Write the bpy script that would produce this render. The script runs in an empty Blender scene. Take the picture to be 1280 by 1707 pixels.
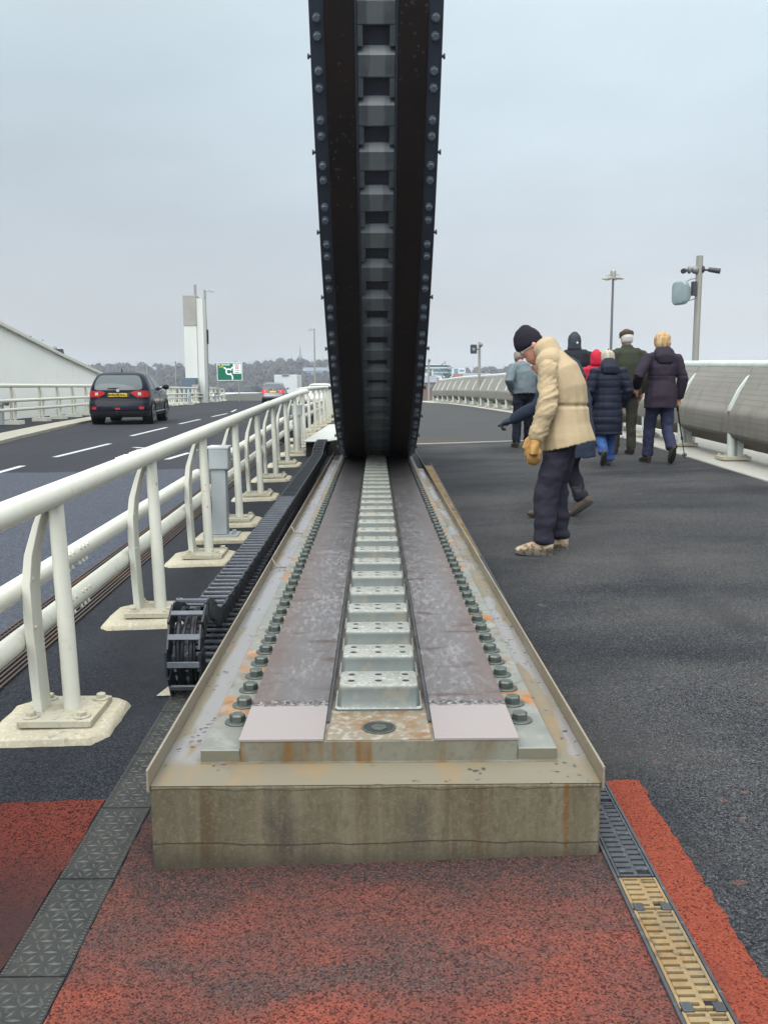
import bpy, bmesh, math, random
from mathutils import Vector, Matrix, noise
random.seed(7)
S = bpy.context.scene
COL = S.collection
PI = math.pi
# ------------------------------------------------------------------ camera
CAMZ = 1.45
FPX = 1510.0                       # focal length in pixels of the 1280x1707 photograph
yaw = math.atan(13.6 / FPX); pit = math.atan(215.5 / FPX * math.cos(yaw)); rol = 0.004
fw = Vector((math.sin(yaw) * math.cos(pit), math.cos(yaw) * math.cos(pit), -math.sin(pit)))
rt = Vector((math.cos(yaw), -math.sin(yaw), 0)); up = rt.cross(fw)
R2 = math.cos(rol) * rt - math.sin(rol) * up
U2 = math.sin(rol) * rt + math.cos(rol) * up
cam = bpy.data.cameras.new('camera'); co = bpy.data.objects.new('camera', cam); COL.objects.link(co)
cam.sensor_fit = 'VERTICAL'; cam.sensor_height = 36; cam.lens = 36 * FPX / 1707
cam.clip_start = .05; cam.clip_end = 8000
mw = Matrix.Identity(4)
for i in range(3):
    mw[i][0] = R2[i]; mw[i][1] = U2[i]; mw[i][2] = -fw[i]
mw.translation = (0, 0, CAMZ)
co.matrix_world = mw
S.camera = co
# ------------------------------------------------------------------ sky, sun, exposure
SUN_EL, SUN_AZ = math.radians(42), math.radians(205)      # azimuth from +y, clockwise positive
W = bpy.data.worlds.new('World'); S.world = W; W.use_nodes = True
nt = W.node_tree; nt.nodes.clear()
out = nt.nodes.new('ShaderNodeOutputWorld'); bg = nt.nodes.new('ShaderNodeBackground')
sky = nt.nodes.new('ShaderNodeTexSky'); sky.sky_type = 'NISHITA'; sky.sun_disc = False
sky.sun_elevation = SUN_EL; sky.sun_rotation = SUN_AZ; sky.dust_density = 4; sky.air_density = 1
tc = nt.nodes.new('ShaderNodeTexCoord'); sep = nt.nodes.new('ShaderNodeSeparateXYZ')
nt.links.new(tc.outputs['Generated'], sep.inputs[0])
ramp = nt.nodes.new('ShaderNodeValToRGB')                 # overcast cloud deck by elevation, raised overhead to light the scene
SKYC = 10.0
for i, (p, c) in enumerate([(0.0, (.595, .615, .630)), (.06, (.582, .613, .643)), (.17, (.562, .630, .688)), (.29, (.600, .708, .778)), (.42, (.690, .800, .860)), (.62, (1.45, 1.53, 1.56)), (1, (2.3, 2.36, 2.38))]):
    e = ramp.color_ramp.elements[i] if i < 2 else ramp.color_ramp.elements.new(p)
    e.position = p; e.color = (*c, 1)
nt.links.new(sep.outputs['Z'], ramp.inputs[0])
mp = nt.nodes.new('ShaderNodeMapping'); mp.inputs['Scale'].default_value = (1, 1, 3.2)
nt.links.new(tc.outputs['Generated'], mp.inputs[0])
ns = nt.nodes.new('ShaderNodeTexNoise'); ns.inputs['Scale'].default_value = 2.3; ns.inputs['Detail'].default_value = 5
ns.inputs['Roughness'].default_value = .5
nt.links.new(mp.outputs[0], ns.inputs[0])
mr = nt.nodes.new('ShaderNodeMapRange'); mr.inputs[1].default_value = .3; mr.inputs[2].default_value = .7
mr.inputs[3].default_value = .92; mr.inputs[4].default_value = 1.08
nt.links.new(ns.outputs['Fac'], mr.inputs[0])
mul = nt.nodes.new('ShaderNodeVectorMath'); mul.operation = 'SCALE'
xr = nt.nodes.new('ShaderNodeMapRange'); xr.interpolation_type = 'SMOOTHSTEP'; xr.inputs[1].default_value = -.3; xr.inputs[2].default_value = .22; xr.inputs[3].default_value = .99; xr.inputs[4].default_value = 1.16
nt.links.new(sep.outputs['X'], xr.inputs[0])              # the cloud is thinner to the right
mm = nt.nodes.new('ShaderNodeMath'); mm.operation = 'MULTIPLY'; nt.links.new(mr.outputs[0], mm.inputs[0]); nt.links.new(xr.outputs[0], mm.inputs[1])
nt.links.new(ramp.outputs[0], mul.inputs[0]); nt.links.new(mm.outputs[0], mul.inputs['Scale'])
# sky glow added around the unseen sun behind the camera, to light facing sides
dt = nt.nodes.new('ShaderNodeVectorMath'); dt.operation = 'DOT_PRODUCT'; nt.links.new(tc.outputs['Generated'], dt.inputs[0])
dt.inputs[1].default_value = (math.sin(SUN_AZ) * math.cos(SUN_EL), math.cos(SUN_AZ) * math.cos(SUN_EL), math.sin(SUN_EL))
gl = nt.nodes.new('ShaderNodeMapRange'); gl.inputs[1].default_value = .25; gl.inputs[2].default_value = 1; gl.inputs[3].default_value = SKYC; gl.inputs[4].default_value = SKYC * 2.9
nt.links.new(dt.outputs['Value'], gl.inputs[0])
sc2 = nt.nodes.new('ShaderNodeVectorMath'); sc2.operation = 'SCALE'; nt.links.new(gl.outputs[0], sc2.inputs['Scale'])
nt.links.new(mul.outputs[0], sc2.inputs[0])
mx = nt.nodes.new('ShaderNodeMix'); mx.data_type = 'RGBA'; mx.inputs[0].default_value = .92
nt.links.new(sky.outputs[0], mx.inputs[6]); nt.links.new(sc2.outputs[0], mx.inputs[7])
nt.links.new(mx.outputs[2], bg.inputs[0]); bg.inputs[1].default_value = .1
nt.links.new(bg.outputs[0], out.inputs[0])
sl = bpy.data.lights.new('sun', 'SUN'); sl.energy = 1.5; sl.angle = math.radians(40); sl.color = (1, .96, .9)
so = bpy.data.objects.new('sun', sl); COL.objects.link(so)
sd = Vector((math.sin(SUN_AZ) * math.cos(SUN_EL), math.cos(SUN_AZ) * math.cos(SUN_EL), math.sin(SUN_EL)))
so.rotation_euler = sd.to_track_quat('Z', 'Y').to_euler(); so.location = (-20, 0, 40)
S.view_settings.view_transform = 'Standard'; S.view_settings.look = 'None'
S.view_settings.exposure = 0; S.view_settings.gamma = 1
S.cycles.volume_bounces = 1

# ------------------------------------------------------------------ materials
def mk(name, col, rough=.6, metal=0, layers=(), bump=(), spec=.3, coat=0, k=1):
    """col mixed through layers of procedural masks (world position in metres)."""
    col = tuple(c * k for c in col); layers = [dict(l, c=tuple(q * k for q in l['c'])) if 'c' in l else l for l in layers]
    m = bpy.data.materials.new(name); m.use_nodes = True
    t = m.node_tree; L = t.links.new
    b = t.nodes['Principled BSDF']
    b.inputs['Roughness'].default_value = rough; b.inputs['Metallic'].default_value = metal
    b.inputs['Specular IOR Level'].default_value = spec
    if coat: b.inputs['Coat Weight'].default_value = coat; b.inputs['Coat Roughness'].default_value = .08
    geo = t.nodes.new('ShaderNodeNewGeometry')
    def coords(st):
        if st == (1, 1, 1): return geo.outputs['Position']
        n = t.nodes.new('ShaderNodeMapping'); n.inputs['Scale'].default_value = st
        L(geo.outputs['Position'], n.inputs[0]); return n.outputs[0]
    def nz(sc, st, det=4, ro=.55):
        n = t.nodes.new('ShaderNodeTexNoise'); n.inputs['Scale'].default_value = sc; n.inputs['Detail'].default_value = det
        n.inputs['Roughness'].default_value = ro
        L(coords(st), n.inputs[0]); return n.outputs['Fac']
    def rng(src, lo, hi, a=0, c=1):
        n = t.nodes.new('ShaderNodeMapRange'); n.inputs[1].default_value = lo; n.inputs[2].default_value = hi
        n.inputs[3].default_value = a; n.inputs[4].default_value = c
        L(src, n.inputs[0]); return n.outputs[0]
    def mth(op, a, c):
        n = t.nodes.new('ShaderNodeMath'); n.operation = op
        for i, q in enumerate((a, c)):
            if isinstance(q, (int, float)): n.inputs[i].default_value = q
            else: L(q, n.inputs[i])
        return n.outputs[0]
    rgb = t.nodes.new('ShaderNodeRGB'); rgb.outputs[0].default_value = (*col, 1)
    cur = rgb.outputs[0]; cr = None
    for ly in layers:
        k = ly.get('k', 'n'); st = ly.get('st', (1, 1, 1))
        if k == 'n':
            f = rng(nz(ly['s'], st, ly.get('d', 4), ly.get('ro', .55)), ly.get('lo', .4), ly.get('hi', .6))
        elif k == 'v':                                # random value per cell (chips)
            n = t.nodes.new('ShaderNodeTexVoronoi'); n.inputs['Scale'].default_value = ly['s']; L(coords(st), n.inputs[0])
            sp = t.nodes.new('ShaderNodeSeparateColor'); L(n.outputs['Color'], sp.inputs[0])
            f = rng(sp.outputs[0], ly.get('lo', 0), ly.get('hi', 1))
        elif k == 'p':                                # position threshold with noise
            sp = t.nodes.new('ShaderNodeSeparateXYZ'); L(geo.outputs['Position'], sp.inputs[0])
            q = sp.outputs[ly['ax']]
            if ly.get('na'): q = mth('ADD', q, mth('MULTIPLY', mth('SUBTRACT', nz(ly['ns'], st, 5), .5), ly['na']))
            if ly.get('abs') is not None: q = mth('ABSOLUTE', mth('SUBTRACT', q, ly['abs']), 0)
            f = rng(q, ly['lo'], ly['hi'])
        if 'mask' in ly:
            q = ly['mask']; f = mth('MULTIPLY', f, rng(nz(q[0], q[3] if len(q) > 3 else (1, 1, 1)), q[1], q[2]))
        if 'pm' in ly:                                # limit to a band of position: (axis, lo0, lo1[, hi1, hi0])
            q = ly['pm']; sp = t.nodes.new('ShaderNodeSeparateXYZ'); L(geo.outputs['Position'], sp.inputs[0])
            f = mth('MULTIPLY', f, rng(sp.outputs[q[0]], q[1], q[2]))
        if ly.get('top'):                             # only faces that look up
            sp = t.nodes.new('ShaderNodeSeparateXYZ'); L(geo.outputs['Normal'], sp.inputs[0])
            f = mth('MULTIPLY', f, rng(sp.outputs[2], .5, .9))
        f = mth('MULTIPLY', f, ly.get('f', 1))
        if 'c' in ly:
            n = t.nodes.new('ShaderNodeMix'); n.data_type = 'RGBA'
            L(f, n.inputs[0]); L(cur, n.inputs[6]); n.inputs[7].default_value = (*ly['c'], 1); cur = n.outputs[2]
        if 'r' in ly:
            n = t.nodes.new('ShaderNodeMix'); n.data_type = 'FLOAT'
            L(f, n.inputs[0])
            if cr is None: n.inputs[2].default_value = rough
            else: L(cr, n.inputs[2])
            n.inputs[3].default_value = ly['r']; cr = n.outputs[0]
    L(cur, b.inputs['Base Color'])
    if cr is not None: L(cr, b.inputs['Roughness'])
    last = None
    for bp in bump:
        n = t.nodes.new('ShaderNodeBump'); n.inputs['Strength'].default_value = bp[1]; n.inputs['Distance'].default_value = bp[2]
        if len(bp) > 4 and bp[4] == 'v':
            v = t.nodes.new('ShaderNodeTexVoronoi'); v.inputs['Scale'].default_value = bp[0]; L(coords((1, 1, 1)), v.inputs[0]); h = v.outputs['Distance']
        else: h = nz(bp[0], bp[3] if len(bp) > 3 else (1, 1, 1))
        L(h, n.inputs['Height'])
        if last: L(last, n.inputs['Normal'])
        last = n.outputs[0]
    if last: L(last, b.inputs['Normal'])
    return m
def glass(name, col, rough=.05):
    return mk(name, col, rough, 0, spec=.3)
def emit(name, col, st):
    m = mk(name, col, .4); b = m.node_tree.nodes['Principled BSDF']
    b.inputs['Emission Color'].default_value = (*col, 1); b.inputs['Emission Strength'].default_value = st; return m

# ------------------------------------------------------------------ mesh builder
ORG = {}
class MB:
    def __init__(s): s.v = []; s.f = []
    def add(s, vs, fs):
        o = len(s.v); s.v += [tuple(v) for v in vs]; s.f += [tuple(i + o for i in f) for f in fs]; return s
    def box(s, c, d, rot=None):
        vs = [Vector((x * d[0] / 2, y * d[1] / 2, z * d[2] / 2)) for x in (-1, 1) for y in (-1, 1) for z in (-1, 1)]
        if rot is not None: vs = [rot @ v for v in vs]
        return s.add([v + Vector(c) for v in vs], [(0, 1, 3, 2), (4, 6, 7, 5), (0, 4, 5, 1), (2, 3, 7, 6), (0, 2, 6, 4), (1, 5, 7, 3)])
    def b2(s, a, b):
        return s.box([(a[i] + b[i]) / 2 for i in range(3)], [b[i] - a[i] for i in range(3)])
    def loft(s, rings, closed=True, caps=True):
        n = len(rings[0]); vs = [p for r in rings for p in r]; fs = []
        for i in range(len(rings) - 1):
            for j in range(n if closed else n - 1):
                k = (j + 1) % n; fs.append((i * n + j, i * n + k, (i + 1) * n + k, (i + 1) * n + j))
        if caps:
            fs.append(tuple(range(n))[::-1]); fs.append(tuple((len(rings) - 1) * n + j for j in range(n)))
        return s.add(vs, fs)
    def prism(s, poly, fn, a, b):
        return s.loft([[fn(u, v, a) for u, v in poly], [fn(u, v, b) for u, v in poly]])
    def tube(s, pts, r, n=12, caps=True):
        pts = [Vector(p) for p in pts]; m = len(pts); rings = []; pa = None
        for i, p in enumerate(pts):
            t = (pts[min(i + 1, m - 1)] - pts[max(i - 1, 0)]).normalized()
            if pa is None:
                a = t.cross(Vector((0, 0, 1)) if abs(t.z) < .9 else Vector((1, 0, 0))).normalized()
            else:
                a = (pa - t * pa.dot(t)).normalized()
            pa = a; b = t.cross(a); rr = r[i] if isinstance(r, (list, tuple)) else r
            rings.append([p + (a * math.cos(2 * PI * k / n) + b * math.sin(2 * PI * k / n)) * rr for k in range(n)])
        return s.loft(rings, True, caps)
    def cyl(s, a, b, r, n=16, r2=None): return s.tube([a, b], [r, r if r2 is None else r2], n)
    def ell(s, c, r, nu=12, nv=8, rot=None):
        vs = []; fs = []
        for i in range(1, nv):
            th = PI * i / nv
            for j in range(nu):
                ph = 2 * PI * j / nu; vs.append(Vector((r[0] * math.sin(th) * math.cos(ph), r[1] * math.sin(th) * math.sin(ph), r[2] * math.cos(th))))
        for i in range(nv - 2):
            for j in range(nu): k = (j + 1) % nu; fs.append((i * nu + j, (i + 1) * nu + j, (i + 1) * nu + k, i * nu + k))
        t = len(vs); vs += [Vector((0, 0, r[2])), Vector((0, 0, -r[2]))]
        for j in range(nu):
            k = (j + 1) % nu; fs.append((t, j, k)); fs.append((t + 1, (nv - 2) * nu + k, (nv - 2) * nu + j))
        if rot is not None: vs = [rot @ v for v in vs]
        return s.add([v + Vector(c) for v in vs], fs)
    def grid(s, xs, ys, zf):
        nx = len(xs); vs = [(x, y, zf(x, y)) for y in ys for x in xs]
        return s.add(vs, [(j * nx + i, j * nx + i + 1, (j + 1) * nx + i + 1, (j + 1) * nx + i) for j in range(len(ys) - 1) for i in range(nx - 1)])
    def mesh(s, name, org=(0, 0, 0)):
        me = bpy.data.meshes.new(name); o = Vector(org)
        me.from_pydata([tuple(Vector(v) - o) for v in s.v], [], s.f); me.validate()
        bm = bmesh.new(); bm.from_mesh(me); bmesh.ops.recalc_face_normals(bm, faces=bm.faces); bm.to_mesh(me); bm.free()
        return me
    def build(s, name, mat, parent=None, smooth=35, bevel=0, org=None, seg=2, up=False):
        o3 = ORG.get(parent.name, (0, 0, 0)) if parent else (org or (0, 0, 0))
        me = s.mesh(name, o3)
        if up:
            bm = bmesh.new(); bm.from_mesh(me)
            if sum(f.normal.z for f in bm.faces) < 0: bmesh.ops.reverse_faces(bm, faces=bm.faces)
            bm.to_mesh(me); bm.free()
        return obj(name, me, mat, parent, smooth, bevel, o3, seg)
def obj(name, me, mat, parent=None, smooth=35, bevel=0, o3=(0, 0, 0), seg=2):
    for m in (mat if isinstance(mat, (list, tuple)) else [mat]): me.materials.append(m)
    if smooth:
        me.shade_smooth()
        if smooth < 180: me.set_sharp_from_angle(angle=math.radians(smooth))
    ob = bpy.data.objects.new(name, me); COL.objects.link(ob)
    if parent: ob.parent = parent
    else: ob.location = o3
    ORG[ob.name] = o3
    if bevel:
        b = ob.modifiers.new('bevel', 'BEVEL'); b.width = bevel; b.segments = seg; b.limit_method = 'ANGLE'; b.angle_limit = math.radians(40)
        b.harden_normals = True
    return ob
def tag(o, label=None, cat=None, group=None, kind=None):
    if label: o['label'] = label
    if cat: o['category'] = cat
    if group: o['group'] = group
    if kind: o['kind'] = kind
    return o
def thing(name, loc, label, cat, group=None):
    o = bpy.data.objects.new(name, None); COL.objects.link(o); o.location = loc; o.empty_display_size = .2
    ORG[o.name] = tuple(loc); return tag(o, label, cat, group)
def copy_tree(o, parent=None):
    c = o.copy(); COL.objects.link(c)
    if parent: c.parent = parent
    for ch in list(o.children): copy_tree(ch, c)
    return c
def struct(mb, name, mat, **k):
    o = mb.build(name, mat, None, **k); o['kind'] = 'structure'; return o
def lerp(a, b, t): return a + (b - a) * t
def interp(x, xs, ys):
    if x <= xs[0]: return ys[0]
    for i in range(len(xs) - 1):
        if x <= xs[i + 1]: return lerp(ys[i], ys[i + 1], (x - xs[i]) / (xs[i + 1] - xs[i]))
    return ys[-1]
def hexhead(mb, c, r, h, axis=Vector((0, 0, 1)), ang=0, washer=0, wh=.006):
    axis = Vector(axis).normalized(); a = axis.orthogonal().normalized(); b = axis.cross(a); c = Vector(c)
    def ring(rr, z, n=6): return [c + axis * z + (a * math.cos(2 * PI * k / n + ang) + b * math.sin(2 * PI * k / n + ang)) * rr for k in range(n)]
    if washer: mb.loft([ring(washer, 0, 18), ring(washer, wh * .7, 18), ring(washer * .95, wh, 18)])
    z0 = wh if washer else 0
    mb.loft([ring(r, z0), ring(r, z0 + h * .82), ring(r * .84, z0 + h)])
def text(s, size, name, mat, parent, M4, depth=.002):
    cu = bpy.data.curves.new(name, 'FONT'); cu.body = s; cu.size = size; cu.extrude = depth; cu.align_x = 'CENTER'; cu.align_y = 'CENTER'; cu.resolution_u = 2; cu.offset = size * .03
    ob = bpy.data.objects.new(name, cu); COL.objects.link(ob)
    dg = bpy.context.evaluated_depsgraph_get(); me = bpy.data.meshes.new_from_object(ob.evaluated_get(dg))
    bpy.data.objects.remove(ob); o3 = Vector(ORG[parent.name]); me.transform(Matrix.Translation(-o3) @ M4)
    return obj(name, me, mat, parent, 0)

# ------------------------------------------------------------------ the lie of the deck
PY = [-12, 0, 14, 16, 20, 25, 31, 45, 53, 70, 84, 100, 130, 200]
PZ = [-.28, 0, .325, .36, .385, .385, .36, .31, .2, .08, -.04, -.3, -1.2, -4.5]
def prof(y): return interp(y, PY, PZ)
def gz(x, y): return .027 * max(x, -4.5) + prof(y)
def frange(a, b, st):
    n = max(1, int(round((b - a) / st))); return [a + (b - a) * i / n for i in range(n + 1)]
# ------------------------------------------------------------------ surface materials
ASPH = mk('asphalt', (.036, .038, .043), .78, 0, [
    dict(k='v', s=210, lo=.35, hi=1, c=(.125, .125, .126), f=.8),
    dict(k='v', s=170, lo=.55, hi=.9, c=(.010, .010, .012), f=.85),
    dict(s=.8, lo=.42, hi=.70, st=(.6, 1.1, 1), d=5, c=(.095, .091, .086), f=.7, r=.85),
    dict(s=1.3, lo=.48, hi=.68, st=(.45, 1.0, 1), d=5, c=(.016, .018, .022), f=.8),
    dict(k='v', s=230, lo=.85, hi=1, c=(.22, .22, .22), f=.6),
    dict(s=.55, lo=.55, hi=.75, st=(2.2, .5, 1), c=(.012, .013, .017), f=.6, r=.5),
    dict(k='p', ax=0, lo=1.3, hi=.5, na=1.2, ns=.9, c=(.018, .020, .025), f=.5),
    dict(s=5.5, lo=.72, hi=.80, d=2, c=(.15, .135, .115), f=.5),
    dict(k='v', s=40, lo=.994, hi=.995, c=(.24, .10, .07), mask=(1.1, .45, .62), f=.4, pm=(1, 4.2, 2.6))],
    [(200, .7, .005), (18, .2, .01)], spec=0.06, k=0.66)
ASPHB = mk('asphalt_blue', (.022, .025, .032), .62, 0, [
    dict(k='v', s=200, lo=.35, hi=1, c=(.085, .092, .108), f=.8),
    dict(k='v', s=165, lo=.55, hi=.9, c=(.007, .008, .011), f=.85),
    dict(s=1.1, lo=.42, hi=.7, st=(1, .5, 1), c=(.055, .058, .064), f=.6, r=.75),
    dict(s=3.1, lo=.5, hi=.72, c=(.020, .023, .030), f=.6, r=.42)],
    [(190, .7, .005), (14, .2, .01)], k=0.6, spec=0.06)
ROADR = mk('road_rough', (.044, .051, .068), .66, 0, [
    dict(k='v', s=75, lo=.1, hi=.95, c=(.10, .11, .135), f=.75),
    dict(s=38, lo=.52, hi=.68, c=(.015, .017, .023), f=.75),
    dict(s=.7, lo=.4, hi=.7, c=(.06, .064, .074), f=.5)], [(60, .8, .012), (16, .25, .01)], spec=0.06, k=0.85)
ROADN = mk('road_new', (.040, .042, .050), .7, 0, [
    dict(k='v', s=60, lo=.1, hi=.95, c=(.056, .058, .066), f=.5),
    dict(s=.35, lo=.4, hi=.65, st=(2.2, .3, 1), c=(.058, .059, .065), f=.6),
    dict(s=1.6, lo=.5, hi=.75, st=(1.5, .2, 1), c=(.031, .033, .040), f=.5)], [(60, .4, .006)], k=0.58, spec=0.06)
LEAF = mk('leaf_surfacing', (.092, .093, .094), .8, 0, [
    dict(k='v', s=70, lo=.1, hi=.95, c=(.110, .109, .107), f=.5),
    dict(s=.6, lo=.4, hi=.7, st=(.8, 1.4, 1), c=(.075, .077, .079), f=.6),
    dict(k='p', ax=1, lo=17.4, hi=15.9, na=2.0, ns=1.2, c=(.19, .125, .080), f=.8, mask=(1.3, .38, .6), pm=(0, 2.3, 1.0))], [(70, .3, .004)], k=0.52, spec=0.06)
RED = mk('red_surfacing', (.150, .036, .025), .85, 0, [
    dict(k='v', s=230, lo=.1, hi=1, c=(.245, .070, .048), f=.8),
    dict(k='v', s=205, lo=.78, hi=.9, c=(.030, .014, .012), f=.8),
    dict(s=3.2, lo=.42, hi=.68, st=(.8, 1.4, 1), d=5, c=(.105, .034, .028), f=.6),
    dict(s=1.25, lo=.40, hi=.58, st=(.8, 1.9, 1), d=8, ro=.68, c=(.040, .032, .032), f=.92),
    dict(k='v', s=220, lo=.55, hi=1, c=(.090, .080, .078), mask=(1.25, .42, .60, (.8, 1.9, 1)), f=.6),
    dict(k='p', ax=1, lo=2.08, hi=2.40, na=.9, ns=2.4, c=(.034, .030, .030), f=.92, mask=(2.1, .30, .46)),
    dict(k='v', s=240, lo=.5, hi=1, c=(.25, .085, .058), f=.40),
    dict(k='v', s=195, lo=.70, hi=.86, c=(.014, .010, .010), f=.7),
    ],
    [(215, .8, .005), (20, .2, .01)], spec=.06, k=0.92)
REDP = mk('red_surfacing_bright', (.265, .055, .033), .82, 0, [
    dict(k='v', s=230, lo=.1, hi=1, c=(.44, .12, .075), f=.75),
    dict(k='v', s=205, lo=.84, hi=.94, c=(.05, .018, .014), f=.8),
    dict(s=2.8, lo=.58, hi=.72, c=(.20, .05, .04), f=.7)], [(200, .9, .006), (20, .2, .01)], spec=0.06, k=0.5)
REDL = mk('red_surfacing_dull', (.175, .042, .031), .8, 0, [
    dict(k='v', s=215, lo=.3, hi=1, c=(.27, .070, .050), f=.75),
    dict(k='v', s=190, lo=.66, hi=.82, c=(.020, .009, .010), f=.85),
    dict(k='p', ax=1, lo=2.75, hi=2.25, na=.5, ns=2.2, c=(.058, .040, .040), f=.85)], [(200, .9, .006), (20, .2, .01)], spec=0.06, k=0.58)
PAINT = mk('road_paint', (.46, .47, .47), .6, 0, [dict(s=30, lo=.5, hi=.75, c=(.25, .26, .27), f=.7)], k=0.8)
KERB = mk('kerb_concrete', (.47, .46, .41), .85, 0, [dict(s=3, lo=.4, hi=.7, c=(.44, .43, .38), f=.6), dict(s=45, lo=.5, hi=.7, c=(.50, .49, .44), f=.5), dict(s=8, lo=.62, hi=.7, c=(.28, .27, .23), f=.6)], [(60, .3, .004)], spec=0.1, k=0.62)
PLINTH = mk('plinth_concrete', (.185, .158, .105), .85, 0, [
    dict(s=5, lo=.35, hi=.65, st=(1.6, 1.6, .45), c=(.135, .114, .076), f=.8),
    dict(s=9, lo=.5, hi=.68, st=(2.2, 2.2, .12), c=(.235, .205, .145), f=.7),
    dict(s=7, lo=.56, hi=.68, st=(2.4, 2.4, .10), c=(.115, .082, .045), f=.75),
    dict(s=5.3, lo=.64, hi=.70, st=(3.0, 3, .06), c=(.19, .085, .022), f=.7),
    dict(s=3.4, lo=.57, hi=.72, st=(1.6, 1.6, .5), c=(.060, .055, .055), f=.75),
    dict(s=120, lo=.5, hi=.75, c=(.30, .27, .21), f=.4),
    dict(s=60, lo=.52, hi=.70, st=(1, 1, .5), c=(.10, .085, .055), f=.5),
    dict(k='p', ax=2, abs=.122, lo=.0034, hi=.0012, na=.035, ns=5, st=(1, 1, .2), c=(.055, .045, .032), f=.8),
    dict(k='p', ax=2, lo=.125, hi=.06, na=.09, ns=7, c=(.060, .052, .040), f=.65),
    dict(k='p', ax=2, abs=.288, lo=.0025, hi=.0008, na=.03, ns=8, c=(.06, .05, .035), f=.7)],
    [(140, .35, .003), (25, .25, .006)], spec=0.1, k=0.58)
LEDGE = mk('plinth_ledge', (.215, .190, .135), .5, 0, [
    dict(s=6, lo=.4, hi=.65, c=(.22, .195, .14), f=.6),
    dict(s=5, lo=.5, hi=.62, st=(1.5, .6, 1), c=(.30, .19, .085), f=.5),
    dict(s=9, lo=.55, hi=.7, c=(.17, .14, .10), f=.5),
    dict(k='p', ax=1, lo=2.62, hi=2.70, na=.25, ns=3, c=(.27, .262, .262), f=.85, r=.15, mask=(2.4, .475, .50, (2.2, .35, 1))),  # pale puddles, with the sky's reflection painted into their colour
    dict(k='p', ax=0, abs=-.582, lo=.046, hi=.034, na=.055, ns=4, c=(.285, .275, .275), f=.85, r=.15, pm=(1, 2.70, 2.74), mask=(2.5, .60, .57, (1.5, .4, 1))),
    dict(k='p', ax=1, lo=5.5, hi=6.5, c=(.25, .24, .24), f=.7, mask=(3, .52, .56, (1.6, .5, 1))),
    dict(k='v', s=75, lo=.90, hi=.92, c=(.05, .045, .05), mask=(9, .53, .58), f=.9)], [(40, .1, .003)], k=0.62)
RIM = mk('rim_steel', (.33, .29, .22), .6, .2, [dict(s=5, lo=.4, hi=.7, st=(1, .4, 2), c=(.22, .17, .11), f=.7), dict(s=60, lo=.5, hi=.7, c=(.40, .36, .28), f=.4),
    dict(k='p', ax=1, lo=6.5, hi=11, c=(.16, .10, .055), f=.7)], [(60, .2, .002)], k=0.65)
PLATE = mk('galvanised_plate', (.255, .27, .245), .5, .25, [
    dict(s=7, lo=.4, hi=.65, c=(.19, .195, .17), f=.7),
    dict(s=6.5, lo=.53, hi=.62, c=(.42, .175, .045), f=.85, d=5, pm=(1, 2.75, 2.95)),
    dict(s=16, lo=.55, hi=.65, c=(.20, .11, .05), f=.6, pm=(1, 2.75, 2.95)),
    dict(s=11, lo=.55, hi=.65, c=(.36, .35, .31), f=.6),
    dict(k='p', ax=1, lo=7.2, hi=8, na=1.2, ns=3, c=(.40, .21, .06), f=.5, mask=(2.3, .48, .55)),
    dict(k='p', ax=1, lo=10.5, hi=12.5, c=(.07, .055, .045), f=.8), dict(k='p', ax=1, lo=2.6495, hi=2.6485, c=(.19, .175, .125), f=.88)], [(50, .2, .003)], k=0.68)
PFRONT = mk('plate_edge_rust', (.255, .240, .185), .7, .1, [
    dict(s=5, lo=.42, hi=.62, st=(1.2, 1, .4), c=(.17, .145, .09), f=.7),
    dict(s=8, lo=.56, hi=.66, st=(2, 2, .15), c=(.24, .115, .03), f=.85),
    dict(s=4, lo=.55, hi=.68, c=(.30, .31, .26), f=.6),
    dict(s=50, lo=.5, hi=.7, c=(.12, .10, .07), f=.35)], [(80, .25, .002)], k=0.55)
STRIP = mk('running_strip', (.150, .135, .132), .36, .3, [
    dict(s=3, lo=.35, hi=.65, c=(.165, .158, .162), f=.8),
    dict(s=55, lo=.48, hi=.60, st=(1, .28, 1), c=(.36, .345, .35), f=.6, d=8, ro=.7, r=.55, mask=(4, .36, .58, (1, .5, 1))),
    dict(k='p', ax=0, abs=0.006, lo=.30, hi=.42, na=.20, ns=5, c=(.145, .085, .065), f=.6),
    dict(s=6, lo=.58, hi=.7, st=(1, 2.5, 1), c=(.09, .045, .035), f=.7),
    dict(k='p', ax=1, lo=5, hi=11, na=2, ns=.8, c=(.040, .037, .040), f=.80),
    dict(k='p', ax=1, lo=2.935, hi=2.925, na=.05, ns=45, c=(.385, .335, .325), f=1, r=.35),
    dict(k='p', ax=1, abs=2.955, lo=.028, hi=.006, na=.05, ns=60, c=(.50, .47, .45), f=.75, mask=(70, .48, .54)),
    dict(k='p', ax=1, abs=2.955, lo=.030, hi=.006, na=.05, ns=50, c=(.035, .026, .03), f=.85, mask=(75, .54, .50, (1, .8, 1)))],
    [(60, .25, .002), (9, .1, .004)], k=0.7)
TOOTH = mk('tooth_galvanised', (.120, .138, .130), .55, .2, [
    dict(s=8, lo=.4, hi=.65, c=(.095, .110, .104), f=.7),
    dict(s=20, lo=.0, hi=.1, c=(.31, .315, .285), f=.8, top=1), dict(s=60, lo=.50, hi=.62, c=(.48, .48, .44), f=.8, top=1, d=7, ro=.7),  # white speckle, plus light from above painted into the tops' colour
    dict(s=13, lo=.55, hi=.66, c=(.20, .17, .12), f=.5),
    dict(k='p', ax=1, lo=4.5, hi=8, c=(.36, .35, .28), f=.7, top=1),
    dict(k='p', ax=1, lo=11.5, hi=13.2, c=(.20, .19, .15), f=.8)], [(60, .2, .002)], k=0.72)
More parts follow.
